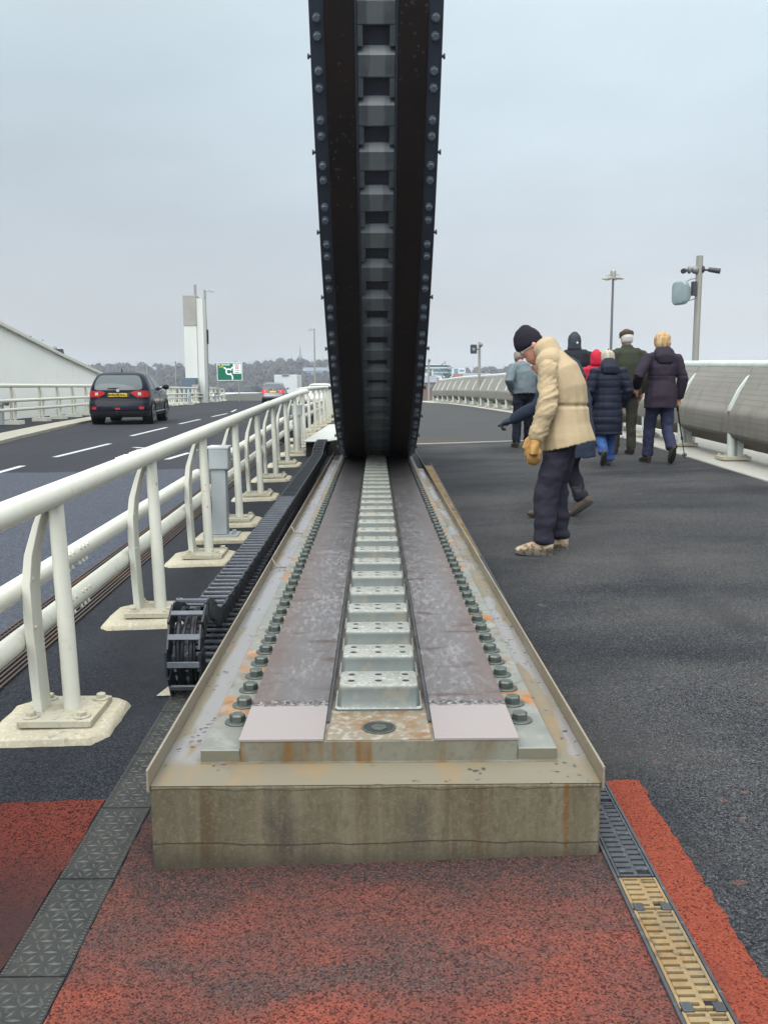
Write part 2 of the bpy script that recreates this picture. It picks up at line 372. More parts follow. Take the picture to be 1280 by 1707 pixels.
FLOOR = mk('rack_bed', (.27, .235, .17), .6, .2, [dict(s=40, lo=.5, hi=.62, c=(.50, .47, .42), f=.7), dict(s=8, lo=.45, hi=.6, c=(.25, .11, .035), f=.8), dict(k='p', ax=1, lo=2.85, hi=3.05, c=(.035, .03, .026), f=.85)], k=0.6)
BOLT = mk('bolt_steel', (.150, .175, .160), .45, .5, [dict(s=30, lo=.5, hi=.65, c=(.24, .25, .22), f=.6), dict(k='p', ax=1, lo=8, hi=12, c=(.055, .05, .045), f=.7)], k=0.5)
HOLE = mk('hole_dark', (.02, .021, .02), .7)
NAVYB = mk('arch_bolt_paint', (.095, .120, .150), .4, 0, [dict(s=30, lo=.5, hi=.65, c=(.06, .075, .10), f=.6)], k=0.7)
NAVY = mk('arch_paint', (.034, .045, .068), .42, 0, [dict(s=1.2, lo=.4, hi=.7, c=(.038, .046, .068), f=.6), dict(s=30, lo=.6, hi=.7, c=(.085, .095, .115), f=.35), dict(s=14, lo=.68, hi=.72, c=(.16, .15, .14), f=.5)], [(25, .06, .004)], k=0.62)
BROWN = mk('arch_roller_strip', (.015, .011, .012), .6, .2, [dict(s=2.2, lo=.4, hi=.65, c=(.026, .014, .011), f=.7), dict(s=60, lo=.55, hi=.7, c=(.045, .032, .028), f=.5), dict(k='v', s=60, lo=.978, hi=.985, c=(.10, .085, .075), mask=(1.6, .45, .55), f=.8)], [(60, .2, .002)], k=0.5)
RACK = mk('arch_rack', (.088, .104, .120), .42, .1, [dict(s=6, lo=.4, hi=.65, c=(.070, .083, .098), f=.6), dict(k='p', ax=0, abs=.02, lo=.070, hi=.055, na=.09, ns=3, c=(.155, .175, .190), f=.85), dict(s=9, lo=.5, hi=.7, c=(.19, .20, .20), f=.35)], [(40, .1, .002)], k=0.64)
POCKET = mk('arch_pocket', (.012, .014, .022), .6)
WHITE = mk('white_paint', (.64, .635, .555), .38, 0, [dict(s=2.2, lo=.4, hi=.7, c=(.59, .58, .49), f=.6), dict(k='v', s=70, lo=.985, hi=.99, c=(.30, .26, .19), mask=(3, .5, .6), f=.7), dict(s=5, lo=.60, hi=.70, st=(3, 3, .5), c=(.50, .45, .34), f=.45), dict(s=26, lo=.60, hi=.72, c=(.50, .47, .36), f=.35)], [(18, .04, .003)], k=0.83)
WHITED = mk('white_paint_dirty', (.44, .415, .325), .6, 0, [dict(s=12, lo=.42, hi=.62, c=(.42, .37, .27), f=.8), dict(s=40, lo=.55, hi=.68, c=(.22, .18, .12), f=.6)], [(50, .3, .003)], k=0.85)
PAD = mk('post_pad', (.42, .385, .29), .9, 0, [dict(s=10, lo=.42, hi=.62, c=(.42, .37, .27), f=.7), dict(s=55, lo=.5, hi=.65, c=(.58, .55, .45), f=.5), dict(s=22, lo=.62, hi=.7, c=(.22, .19, .14), f=.5)], [(70, .5, .004), (14, .4, .008)], k=0.8, spec=0.1)
GALV = mk('galvanised', (.38, .41, .42), .45, .35, [dict(s=9, lo=.42, hi=.62, c=(.32, .345, .355), f=.7), dict(s=3, lo=.4, hi=.6, st=(1, 1, .2), c=(.43, .46, .465), f=.5)], k=0.85)
BLACKP = mk('black_plastic', (.018, .021, .028), .42, 0, [dict(s=20, lo=.45, hi=.65, c=(.030, .034, .042), f=.6), dict(s=60, lo=.62, hi=.7, c=(.09, .085, .08), f=.35)], k=0.8)
RUNGM = mk('chain_rung', (.115, .125, .145), .5, 0, [dict(s=15, lo=.4, hi=.65, c=(.075, .083, .098), f=.6)], k=0.8)
CABLE = mk('cable_black', (.012, .013, .016), .4)
STEELD = mk('cast_iron_dark', (.070, .078, .088), .5, .3, [dict(s=9, lo=.45, hi=.6, c=(.045, .05, .058), f=.7), dict(s=40, lo=.58, hi=.66, c=(.15, .165, .18), f=.5)], [(60, .2, .002)], k=0.7)
COVER = mk('drain_cover_iron', (.048, .050, .047), .6, .1, [dict(s=5, lo=.45, hi=.62, c=(.030, .032, .033), f=.7), dict(s=70, lo=.54, hi=.66, c=(.095, .092, .080), f=.6)], [(80, .3, .002)], k=0.75, spec=0.1)
COVERR = mk('drain_cover_worn', (.062, .064, .060), .5, .2, [dict(s=14, lo=.45, hi=.6, c=(.05, .052, .05), f=.7)])
RUSTG = mk('grating_rust', (.31, .215, .105), .75, .1, [dict(s=14, lo=.42, hi=.62, c=(.26, .155, .06), f=.8), dict(s=36, lo=.52, hi=.64, c=(.12, .09, .06), f=.8), dict(s=5, lo=.5, hi=.66, c=(.17, .14, .10), f=.7), dict(s=3, lo=.45, hi=.6, c=(.42, .32, .17), f=.5)], [(60, .4, .003)], k=0.6)
CHAN = mk('channel_dark', (.012, .012, .012), .9)
RUSTJ = mk('joint_rust', (.075, .058, .052), .7, .2, [dict(s=2.5, lo=.5, hi=.65, c=(.15, .085, .045), f=.7), dict(s=20, lo=.5, hi=.7, c=(.07, .06, .055), f=.6)], k=0.7)

# ------------------------------------------------------------------ ground, deck and roads
TERR = mk('terrain', (.20, .165, .125), .95, 0, [dict(s=.02, lo=.4, hi=.6, c=(.11, .115, .06), f=.8), dict(s=.15, lo=.45, hi=.6, c=(.27, .235, .19), f=.6)], k=0.6)
g = MB(); xs = [-3200, -1200, -400, -150, -60, 0, 60, 150, 400, 1200, 3200]
g.grid(xs, [-300, -60, 0, 60, 150, 300, 600, 1200, 2400, 4500], lambda x, y: -8)
struct(g, 'ground', TERR, up=True)

def sheet(name, x0, x1, ys, mat, dz=0, nx=6, skirt=.5, zf=gz, xf=None):
    """deck strip following the deck surface, with a vertical skirt so that it is a slab"""
    m = MB(); n = nx + 1; top = []
    for y in ys:
        a, b = (x0, x1) if xf is None else xf(y)
        top.append([(lerp(a, b, i / nx), y, zf(lerp(a, b, i / nx), y) + dz) for i in range(n)])
    m.loft(top, closed=False, caps=False)
    if skirt:
        rim = top[0] + [r[-1] for r in top[1:]] + top[-1][::-1][1:] + [r[0] for r in top[::-1]][1:-1]
        m.loft([rim, [(p[0], p[1], p[2] - skirt) for p in rim]], caps=False)
    return m
YN = frange(-4, 15.84, .5)
def roadL(y): return interp(y, [-5, 18, 23, 28, 35, 45, 60, 84, 130], [-7.3, -7.5, -8.2, -8.9, -9.7, -11.0, -13.2, -16.5, -22])
def curveC(y): return interp(y, [0, 28, 38, 60, 84, 130], [0, 0, -.35, -1.8, -4.0, -9.5])
struct(sheet('footway', -.92, 4.32, YN, ASPH, nx=10), 'footway', ASPH)
struct(sheet('verge', -1.74, -.922, frange(-4, 17.2, .6), ASPHB, nx=4), 'verge_strip', ASPHB)
struct(sheet('road', 0, 0, frange(-4, 13.1, .6), ROADR, nx=8, xf=lambda y: (roadL(y), -2.102)), 'road_near', ROADR)
YF = frange(13.1, 60, 1) + frange(62, 130, 4)
struct(sheet('road2', 0, 0, YF, ROADN, nx=8, xf=lambda y: (roadL(y), -2.102 + curveC(y) if y > 17 else -2.102)), 'road_far', ROADN)
struct(sheet('leafway', 0, 0, frange(15.93, 60, 1), LEAF, nx=8, xf=lambda y: (-1.3 + curveC(y), 4.32 + curveC(y) * .9)), 'footway_far', LEAF)
m = MB()
m.loft([[(x, 15.85, gz(x, 15.85) + .012) for x in frange(-.9, 4.3, .6)], [(x, 15.92, gz(x, 15.92) + .012) for x in frange(-.9, 4.3, .6)]], False, False)
m.loft([[(x, 15.85, gz(x, 15.85) + .012) for x in (-.9, 4.3)], [(x, 15.85, gz(x, 15.85) - .2) for x in (-.9, 4.3)]], False, False)
tag(m.build('deck_joint', mk('joint_strip', (.30, .295, .27), .5, .3)), 'pale metal joint strip across the dark footway beyond the people', 'expansion joint')
# red patches, with ragged edges
def ragged(x0, x1, y0, y1, dz, amp, step=.04, sides='xXyY'):
    m = MB(); xs = frange(x0, x1, step); ys = frange(y0, y1, step); nx = len(xs); vs = []
    for j, y in enumerate(ys):
        for i, x in enumerate(xs):
            jx = jy = 0
            if i == 0 and 'x' in sides or i == nx - 1 and 'X' in sides: jx = random.uniform(-amp, amp) + amp * noise.noise((x * 3, y * 4, 0))
            if j == 0 and 'y' in sides or j == len(ys) - 1 and 'Y' in sides: jy = random.uniform(-amp, amp) * .7
            vs.append((x + jx, y + jy, gz(x + jx, y + jy) + dz))
    return m.add(vs, [(j * nx + i, j * nx + i + 1, (j + 1) * nx + i + 1, (j + 1) * nx + i) for j in range(len(ys) - 1) for i in range(nx - 1)])
struct(ragged(-.752, .662, 0.4, 2.9, .004, .004), 'red_surfacing', RED, up=True)
struct(ragged(-1.74, -.925, 0.4, 2.93, .004, .006, .06), 'red_surfacing_patch', REDL, up=True)
struct(ragged(.782, .897, 0.4, 2.94, .005, .008, .03, 'XyY'), 'red_surfacing_strip', REDP, up=True)
# road markings
mk_m = MB()
def dash(x0, y0, x1, y1, w=.11):
    a = Vector((x0, y0, 0)); b = Vector((x1, y1, 0)); d = (b - a).normalized(); n = Vector((d.y, -d.x, 0)) * w / 2
    mk_m.add([(p.x, p.y, gz(p.x, p.y) + .006) for p in (a + n, b + n, b - n, a - n)], [(0, 1, 2, 3)])
for a in [(-5.5, 11.0, -5.42, 13.95), (-5.40, 15.3, -5.34, 18.3), (-5.58, 20.8, -5.68, 24.8), (-5.82, 27.1, -5.95, 31.0), (-6.02, 33.6, -6.1, 37.6), (-6.3, 40, -6.7, 44),
          (-3.34, 14.5, -3.2, 15.6)]: dash(*a)
dash(-4.6, 17.3, -4.1, 16.75, .12)
for i in range(0):
    y = 10 + i * 2.0
    for off, w in ((.12, .09),):
        dash(roadL(y) + off, y, roadL(y + 2) + off, y + 2, w)
o = struct(mk_m, 'road_markings', PAINT, up=True)
# far kerb and the verge behind it, on the left of the road
m = MB()
for i in range(60):
    y = -2 + i * 2.0; a = roadL(y); b = roadL(y + 2)
    za, zb = gz(a, y), gz(b, y + 2)
    m.loft([[(a - w, y, za + h) for w, h in ((0, -.1), (0, .07), (.12, .085), (.38, .085), (.9, .04), (.9, -.3))],
            [(b - w, y + 2, zb + h) for w, h in ((0, -.1), (0, .07), (.12, .085), (.38, .085), (.9, .04), (.9, -.3))]])
struct(m, 'kerb', mk('kerb_stone', (.27, .255, .21), .85, 0, [dict(s=3, lo=.4, hi=.6, c=(.21, .195, .16), f=.7)]))
struct(sheet('pavement', 0, 0, frange(-2, 117, 2), ASPHB, nx=3, xf=lambda y: (roadL(y) - 5.5, roadL(y) - .98), dz=.04, skirt=1), 'pavement', ASPHB)
# pale kerb ledge under the right parapet
def ledge(name, ys, xf, label):
    m = MB()
    r = []
    for y in ys:
        x = xf(y); z = gz(x, y)
        r.append([(x, y, z - .3), (x, y, z + .012), (x + .02, y, z + .028), (x + 1.25, y, z + .03), (x + 1.25, y, z - .5)])
    m.loft(r)
    return struct(m, name, KERB, smooth=30)
ledge('kerb_ledge', frange(2, 15.84, .5), lambda y: 4.325, '')
ledge('kerb_ledge_far', frange(15.94, 60, 1), lambda y: 4.325 + curveC(y) * .9, '')

# ------------------------------------------------------------------ metal comb joint along the road edge
m = MB()
for i in range(13):
    x = -2.095 + i * .029; m.box((x, 8.5, gz(x, 8.5) + .002), (.012, 17, .02), Matrix.Rotation(math.atan(.0232), 3, 'X'))
for k in range(330):
    y = .3 + k * .05; m.box((-1.92, y, gz(-1.92, y) - .004), (.37, .012, .016))
base = sheet('x', -2.1, -1.741, frange(-1, 17.2, .6), CHAN, dz=-.03, nx=2, skirt=.3)
jt = thing('expansion_grating', (-1.92, 2, 0), 'long rusty comb grating between the road and the white railing', 'grating')
m.build('comb', RUSTJ, jt, 0); base.build('channel', CHAN, jt, 0)

# ------------------------------------------------------------------ drain gratings
def rust_grate(y0, L_, mat, label, group, nrow):
    x0, x1 = .668, .772; zc = gz(.72, y0 + L_ / 2); t = thing('drain_grating', (.72, y0, gz(.72, y0)), label, 'drain grating', group)
    def Z(y): return gz(.72, y)
    f = MB(); top = .010; rot = Matrix.Rotation(math.atan(.0232), 3, 'X')
    def bar(xa, xb, ya, yb): f.box(((xa + xb) / 2, (ya + yb) / 2, Z((ya + yb) / 2) + top / 2 + .001), (xb - xa, yb - ya, top), rot)
    bar(x0, x0 + .009, y0, y0 + L_); bar(x1 - .009, x1, y0, y0 + L_); 
    p = L_ / nrow; xm = (x0 + x1) / 2
    for r in range(nrow + 1):
        ya = y0 + r * p - (p * .28 if 0 < r < nrow else 0); yb = ya + p * .64 if 0 < r < nrow else ya + p * .3 * (1 if r == 0 else 0) + (0 if r == 0 else 0)
        if r == nrow: ya, yb = y0 + L_ - p * .3, y0 + L_ - .001
        off = p * .5 if 0 < r < nrow else 0
        bar(x0 + .0085, xm + .006, ya, yb)
        bar(xm + .0055, x1 - .0085, ya + off * .9, yb + off * .9 if r < nrow - 1 else yb)
    xa = xm - .005
    f.box((xm + .003, y0 + L_ / 2, Z(y0 + L_ / 2) + top / 2), (.012, L_ * .98, top * .9), rot)
    f.build('grid', mat, t, 0, bevel=.002, seg=1)
    c = MB().box((xm, y0 + L_ / 2, Z(y0 + L_ / 2) + .0015), (x1 - x0 - .004, L_ - .002, .002), rot); c.build('channel', CHAN, t, 0)
    return t
segs = [(.92, .37), (1.30, .37), (1.68, .145), (1.83, .37), (2.205, .14)]
for i, (a, b) in enumerate([(1.08, .37), (1.455, .37), (1.83, .37), (2.205, .145)]):
    rust_grate(a, b - .004, RUSTG, ['rusty yellow drain grating lying nearest to the camera, right of the red surfacing', 'rusty yellow drain grating at the bottom edge, before the two dark lock plates', 'longest rusty yellow drain grating between two pairs of dark lock plates', 'short rusty yellow drain grating meeting the dark gratings'][i], 'rusty gratings', 14 if b > .3 else 6)
lk = []
for y, lab in ((1.83, 'at the front end'), (2.205, 'at the far end')):
    for x, sd in ((.684, 'left'), (.756, 'right')):
        b = MB().box((x, y, gz(.72, y) + .009), (.026, .03, .012), Matrix.Rotation(math.atan(.0232), 3, 'X'))
        tag(b.build('lock_plate', STEELD, bevel=.002, org=(x, y, gz(x, y))), f'small dark lock plate, {sd} side, {lab} of the longest rusty grating', 'lock plate', 'grating lock plates')
dk = ['dark drain grating just behind the rusty ones, beside the plinth corner', 'second dark drain grating beside the plinth wall, with bright wet bars', 'third dark drain grating beside the plinth wall, next to the red strip end']
for i in range(24):
    y = 2.354 + i * .42
    if i < 3: rust_grate(y, .416, STEELD, dk[i], 'dark gratings beside the plinth', 15)
    elif y < 13: rust_grate(y, .416, RUSTG if y > 6.5 else STEELD, ['flush drain grating along the right rim of the track plinth, black asphalt beside it', 'flush rusty drain grating along the far right rim of the track plinth'][y > 6.5], 'flush gratings along the right rim' if y <= 6.5 else 'far rusty gratings along the right rim', 10)
e = MB(); 
for x in (.662, .778): e.box((x, 6.6, gz(.72, 6.6) + .004), (.008, 12.4, .012), Matrix.Rotation(math.atan(.0232), 3, 'X'))
tag(e.build('drain_edging', STEELD, org=(.72, 6.6, .2)), 'thin dark metal edging along the drain right of the plinth', 'drain edging')
def star_cover(y0, L_, label):
    x0, x1 = -.918, -.756; rot = Matrix.Rotation(math.atan(.0232), 3, 'X'); cx = (x0 + x1) / 2
    t = thing('drain_cover', (cx, y0, gz(cx, y0)), label, 'drain cover', 'iron covers left of the plinth')
    MB().box((cx, y0 + L_ / 2, gz(cx, y0 + L_ / 2) + .003), (x1 - x0, L_ - .004, .008), rot).build('plate', COVER, t, 0, bevel=.001, seg=1)
    r = MB(); sx = .052
    for j in range(int(L_ / .045) + 1):
        for i in range(5):
            x = cx + (i - 2) * sx + (sx / 2 if j % 2 else 0) - sx / 4; y = y0 + j * .045
            for a in (0, 60, 120):
                an = math.radians(a); d = Vector((math.cos(an), math.sin(an), 0)); n = Vector((-d.y, d.x, 0)); z = gz(cx, y) + .007
                c = Vector((x, y, z)) + d * .0255
                if abs(c.x - cx) > .058 or not y0 + .015 < c.y < y0 + L_ - .015: continue
                q = [c - d * .019, c + n * .0052, c + d * .019, c - n * .0052]
                r.add([tuple(v) for v in q] + [tuple(c + Vector((0, 0, .003)))], [(0, 1, 4), (1, 2, 4), (2, 3, 4), (3, 0, 4)])
    for s in (-1, 1):
        for j in range(int(L_ / .012)):
            y = y0 + .008 + j * .012; r.box((cx + s * .074, y, gz(cx, y) + .0075), (.008, .005, .003))
    r.build('star_pattern', COVERR, t, 0)
lb = ['iron star-pattern drain cover at the bottom left edge', 'iron star-pattern drain cover between the dull red patch and the main red surfacing', 'iron star-pattern drain cover beside the left front corner of the plinth', 'iron star-pattern drain cover leading under the black cable chain']
for i, y in enumerate((1.18, 1.60, 2.02, 2.44)): star_cover(y, .418, ['iron star-pattern cover nearest to the camera, cut by the frame', 'iron star-pattern drain cover at the bottom left, in front of a straight joint', 'iron star-pattern drain cover between the two straight joints left of the red surfacing', 'iron star-pattern cover just before the plinth corner, dull red on both sides'][i])
for i, y in enumerate((2.86, 3.28, 3.70)): star_cover(y, .418, ['iron star-pattern cover beside the plinth rim where black asphalt begins', 'iron star-pattern cover between black asphalt and rim in front of the cable chain', 'iron star-pattern cover partly under the loop of the cable chain'][i])
# ------------------------------------------------------------------ the track plinth
TX = .006; PF = 2.479; PT = .298; PE = 15.2
pl = MB(); r = []
for y in frange(PF, PE, .6):
    r.append([(-.655, y, gz(-.655, y) - .3), (-.655, y, PT), (.648, y, PT), (.648, y, gz(.648, y) - .3)])
pl.loft(r)
plinth = pl.build('track_plinth', PLINTH, org=(0, PF, .06), bevel=.006)
tag(plinth, 'stained concrete plinth carrying the steel rack track that runs under the arch', 'track plinth')
m = MB(); m.add([(-.6545, PF + .002, PT + .002), (.6475, PF + .002, PT + .002), (.6475, PE, PT + .002), (-.6545, PE, PT + .002)], [(0, 1, 2, 3)])
m.build('ledge', LEDGE, plinth, 0, up=True)
for s, x in ((-1, -.6555), (1, .6485)):
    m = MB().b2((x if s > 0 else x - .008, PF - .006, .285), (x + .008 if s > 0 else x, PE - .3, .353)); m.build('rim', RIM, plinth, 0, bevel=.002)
YP = 2.648
for s in (-1, 1):
    m = MB().b2((TX + (s * .547 if s < 0 else .4255), YP, PT), (TX + (-.4255 if s < 0 else .547), PE, .338))
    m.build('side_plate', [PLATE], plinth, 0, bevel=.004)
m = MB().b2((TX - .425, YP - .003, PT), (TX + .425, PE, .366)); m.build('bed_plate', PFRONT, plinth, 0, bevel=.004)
m = MB().b2((TX - .547, YP - .016, PT + .0), (TX + .547, YP + .1, PT + .0035)); m.build('shim', PFRONT, plinth, 0)
m = MB(); m.add([(TX - .16, YP, .3672), (TX + .16, YP, .3672), (TX + .16, PE, .3672), (TX - .16, PE, .3672)], [(0, 1, 2, 3)]); m.build('rack_bed', FLOOR, plinth, 0, up=True)
for s in (-1, 1):
    a, b = sorted((TX + s * .170, TX + s * .428)); m = MB()
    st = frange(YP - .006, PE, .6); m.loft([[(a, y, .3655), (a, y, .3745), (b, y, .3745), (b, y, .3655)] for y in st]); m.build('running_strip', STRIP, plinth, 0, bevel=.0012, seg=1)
    a, b = sorted((TX + s * .158, TX + s * .167)); m = MB().b2((a, YP + .14, .366), (b, PE, .3735)); m.build('keeper_bar', STEELD, plinth, 0)
# rack teeth
SEAT = mk('bolt_seat', (.22, .225, .205), .5, .2)
backs = [3.065, 3.394, 3.728, 4.06, 4.40] + [4.40 + .372 * k for k in range(1, 30)]
def tooth(yb, L_):
    hw = .134; z0, z1 = .367, .449; m = MB()
    def ring(ya, yc, w, z): # rounded rectangle ring
        r = .016; pts = []
        for cx, cy, a0 in ((w - r, yc - r, 0), (-w + r, yc - r, 90), (-w + r, ya + r, 180), (w - r, ya + r, 270)):
            for k in range(4):
                a = math.radians(a0 + k * 30); pts.append((TX + cx + r * math.cos(a), cy + r * math.sin(a), z))
        return pts
    ya, yc = yb - L_, yb
    m.loft([ring(ya - .026, yc + .026, hw + .012, z0), ring(ya - .026, yc + .026, hw + .012, z0 + .007), ring(ya - .018, yc + .018, hw + .005, z0 + .012), ring(ya - .009, yc + .009, hw + .001, z1 - .014), ring(ya - .005, yc + .005, hw - .002, z1 - .005), ring(ya, yc, hw - .006, z1)])
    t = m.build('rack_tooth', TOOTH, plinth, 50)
    for i in (-1, 0, 1):
        for j in (.27, .73):
            c = Vector((TX + i * .092, ya + L_ * j, z1 + .0003)); h = MB(); n = 16
            h.loft([[c + Vector((math.cos(2 * PI * k / n), math.sin(2 * PI * k / n), 0)) * rr + Vector((0, 0, dz)) for k in range(n)] for rr, dz in ((.0205, 0), (.0192, .0014), (.0128, .0014), (.0122, -.003))], True, False)
            nf = len(h.f); h.add([c + Vector((math.cos(2 * PI * k / n) * .0126, math.sin(2 * PI * k / n) * .0126, .0002)) for k in range(n)], [tuple(range(n))])
            me = h.mesh('bolt_hole', ORG[plinth.name]); o = obj('bolt_hole', me, [SEAT, HOLE], t, 40)
            for p in o.data.polygons: p.material_index = 1 if p.index >= nf else 0
for b in backs:
    if b < 14.3: tooth(b, .145)
n = 28
h = MB(); c = (TX, 2.745, .3676)
h.loft([[(c[0] + math.cos(2 * PI * k / n) * rr, c[1] + math.sin(2 * PI * k / n) * rr, c[2] + dz) for k in range(n)] for rr, dz in ((.054, .0), (.054, .003), (.048, .003), (.047, .0005))], True, False)
hd = h.build('counterbore', BOLT, plinth, 40)
MB().cyl((TX, 2.745, .3665), (TX, 2.745, .3683), .046, 24).build('recess', HOLE, hd)
h = MB(); hexhead(h, (TX, 2.745, .3675), .027, .0045); h.build('bolt_head', BOLT, hd)
# holding-down bolts
fb = MB(); k = 0; y = 2.878
while y < 13.9:
    for s in (-1, 1):
        tgt = MB() if k < 100 else fb
        hexhead(tgt, (TX + s * .467, y, .338), .0265, .024, ang=random.uniform(0, 1), washer=.042)
        if k < 100: tgt.build('bolt', BOLT, plinth, 30)
        k += 1
    y += .158
o = fb.build('far_bolts', BOLT, plinth, 30); o['kind'] = 'stuff'
m = MB(); m.tube([(-.655, 5.6, .36), (-.62, 5.56, .315), (-.56, 5.56, .312)], .006, 6); m.tube([(-.655, 6.9, .36), (-.62, 6.86, .315), (-.56, 6.86, .312)], .006, 6)
m.build('bracket', RIM, plinth)

# ------------------------------------------------------------------ the rolling arch
AX, AY, AZ, AR = .022, 13.7, .385, 7.25
def ap(x, r, th):      # x across, r radius (AR = tread), th angle back from the contact point
    return Vector((AX + x, AY - r * math.sin(th), AZ + AR - r * math.cos(th)))
TH0, TH1, DTH = -.16, 1.45, .0513
ths = frange(TH0, TH1, .02)
def aring(xa, xb, ra, rb): # sector with rectangular section
    return MB().loft([[ap(xa, ra, t), ap(xb, ra, t), ap(xb, rb, t), ap(xa, rb, t)] for t in ths])
arch = thing('bascule_arch', (AX, AY, AZ), 'tall dark curved steel rolling arch with bolted edges and a toothed centre rack', 'bridge arch')
HWD = .51
aring(-.40, .40, AR - .07, AR - 1.05).build('web', NAVY, arch, 30)
for s in (-1, 1):
    a, b = sorted((s * .395, s * HWD)); aring(a, b, AR - .012, AR - .075).build('edge_flange', NAVY, arch, 30, bevel=.004)
    a, b = sorted((s * .169, s * .395)); aring(a, b, AR, AR - .07).build('roller_strip', BROWN, arch, 30)
    a, b = sorted((s * .148, s * .166)); aring(a, b, AR + .004, AR - .10).build('rack_cheek', NAVY, arch, 30)
    a, b = sorted((s * .40, s * .50)); aring(a, b, AR - 1.0, AR - 1.05).build('inner_flange', NAVY, arch, 30)
aring(-.147, .147, AR - .085, AR - .11).build('pocket_floor', POCKET, arch, 30)
# rack lands: one per pitch, with a sloped lower face
t0 = 1.068; ks = range(-6, 25)
for k in ks:
    ta = t0 - k * DTH       # lower edge of the land above socket k = top of the hole
    if ta < -.1: break
    def lring(prof_):
        return [ap(x, r, t) for x, r, t in prof_]
    a = ta; D = DTH
    # outline in (radius, angle): lower lip, face, long sloped shoulder running into the pocket
    pr = [(AR - .09, a), (AR - .010, a + D * .004), (AR - .002, a + D * .03), (AR - .002, a + D * .45), (AR - .016, a + D * .49), (AR - .060, a + D * .60), (AR - .09, a + D * .62)]
    m = MB().loft([[ap(sx, r, t) for r, t in pr] for sx in (-.147, -.07, 0, .07, .147)])
    m.build('rack_land', RACK, arch, 20, bevel=.003, seg=1)
    for s in (-1, 1):                                  # side cheeks that round off the pocket
        q = MB(); u, v = sorted((s * .1465, s * .104))
        q.loft([[ap(u, r, t) for r, t in ((AR - .09, a - D * .385), (AR - .006, a - D * .385), (AR - .006, a + .0005), (AR - .09, a + .0005))], [ap(v, r, t) for r, t in ((AR - .09, a - D * .385), (AR - .006, a - D * .385), (AR - .006, a + .0005), (AR - .09, a + .0005))]])
        q.build('pocket_cheek', RACK, arch, 20)
for k in ks:
    ta = t0 - k * DTH
    if ta < -.05: break
    for s in (-1, 1):
        for dd in (.14, -.20):
            m = MB(); th = ta + dd * DTH
            c = ap(s * .452, AR - .013, th); ax = (c - ap(s * .452, AR - 1, th)).normalized()
            hexhead(m, c, .029, .034, ax, ang=random.uniform(0, 1), washer=.034, wh=.007); m.build('bolt', NAVYB, arch, 30)
for k in range(-4, 24, 2):
    ta = t0 - k * DTH - DTH * .6
    if ta < 0: break
    for s in (-1, 1):
        m = MB(); c = ap(s * (HWD + .018), AR - .045, ta); a, b = sorted((s * HWD, s * (HWD + .014)))
        m.cyl(ap(s * HWD, AR - .045, ta), ap(s * (HWD + .012), AR - .045, ta), .012, 8); m.cyl(ap(s * (HWD + .012), AR - .045, ta), ap(s * (HWD + .026), AR - .045, ta), .022, 8); m.build('side_bolt', NAVY, arch, 30)
for s in (-1, 1):
    for k in range(9):
        th = .05 + k * .17; m = MB(); a, b = sorted((s * .40, s * .49))
        m.loft([[ap(a, AR - .08, th), ap(b, AR - .08, th), ap(b, AR - .99, th), ap(a, AR - .99, th)], [ap(a, AR - .08, th + .003), ap(b, AR - .08, th + .003), ap(b, AR - .99, th + .003), ap(a, AR - .99, th + .003)]]); m.build('stiffener', NAVY, arch, 0)

# pale access plate behind the arch foot
t = thing('access_plate', (-.95, 15.9, .3), 'pale flat cover plate over the cable chain, left of the arch foot', 'cover plate')
pm = MB(); 
def pp(x, y): return (x, y, .555)
poly = [(-1.13, 14.25), (-.76, 14.25), (-.42, 14.9), (-.42, 20), (-1.02, 20)]
pm.loft([[(x, y, .53) for x, y in poly], [(x, y, .55) for x, y in poly]]); pm.build('plate', mk('plate_pale', (.36, .37, .34), .5, 0, [dict(s=2, lo=.4, hi=.7, c=(.31, .31, .28))]), t, 0, bevel=.004)
for x in (-1.08, -.60): MB().b2((x - .03, 14.5, .3), (x + .03, 19.5, .53)).build('support', NAVY, t, 0)
MB().b2((-1.10, 14.34, .2), (-.46, 14.36, .53)).build('gap_shade', CHAN, t, 0)  # near-black sheet added for the shade in the gap under the plate

# ------------------------------------------------------------------ energy chain
CW = .15; CX0 = -.838
raw = []
for y in frange(14.2, 4.05, .05): raw.append((y, gz(CX0, y) + .05))
for k in range(1, 24): a = -PI / 2 - k * PI / 23; raw.append((4.035 + .185 * math.cos(a), .245 + .185 * math.sin(a)))
raw += [(4.10, .420), (4.175, .388), (4.25, .345), (4.33, .318), (4.43, .308)]
for y in frange(4.52, 12.9, .05): raw.append((y, .312 + .075 * max(0, (y - 5) / 8) ** 1.3))
raw += [(13.0, .392), (13.1, .405), (13.2, .425), (13.3, .455), (13.4, .48), (13.5, .492), (13.6, .50), (13.75, .512), (13.9, .516), (14.1, .52), (14.4, .524)]
path = [Vector(raw[0])]; acc = 0; PITCH = .098          # links of equal length along the run
for a, b in zip(raw, raw[1:]):
    a, b = Vector(a), Vector(b); L_ = (b - a).length; q = 0
    while acc + (L_ - q) >= PITCH: q += PITCH - acc; acc = 0; path.append(a.lerp(b, q / L_))
    acc += L_ - q
chain = thing('cable_chain', (CX0, 4.1, .07), 'black plastic cable drag chain looping back on itself between railing and track plinth', 'cable chain')
n0 = min(range(len(path)), key=lambda i: path[i].x); far = MB(); count = 0
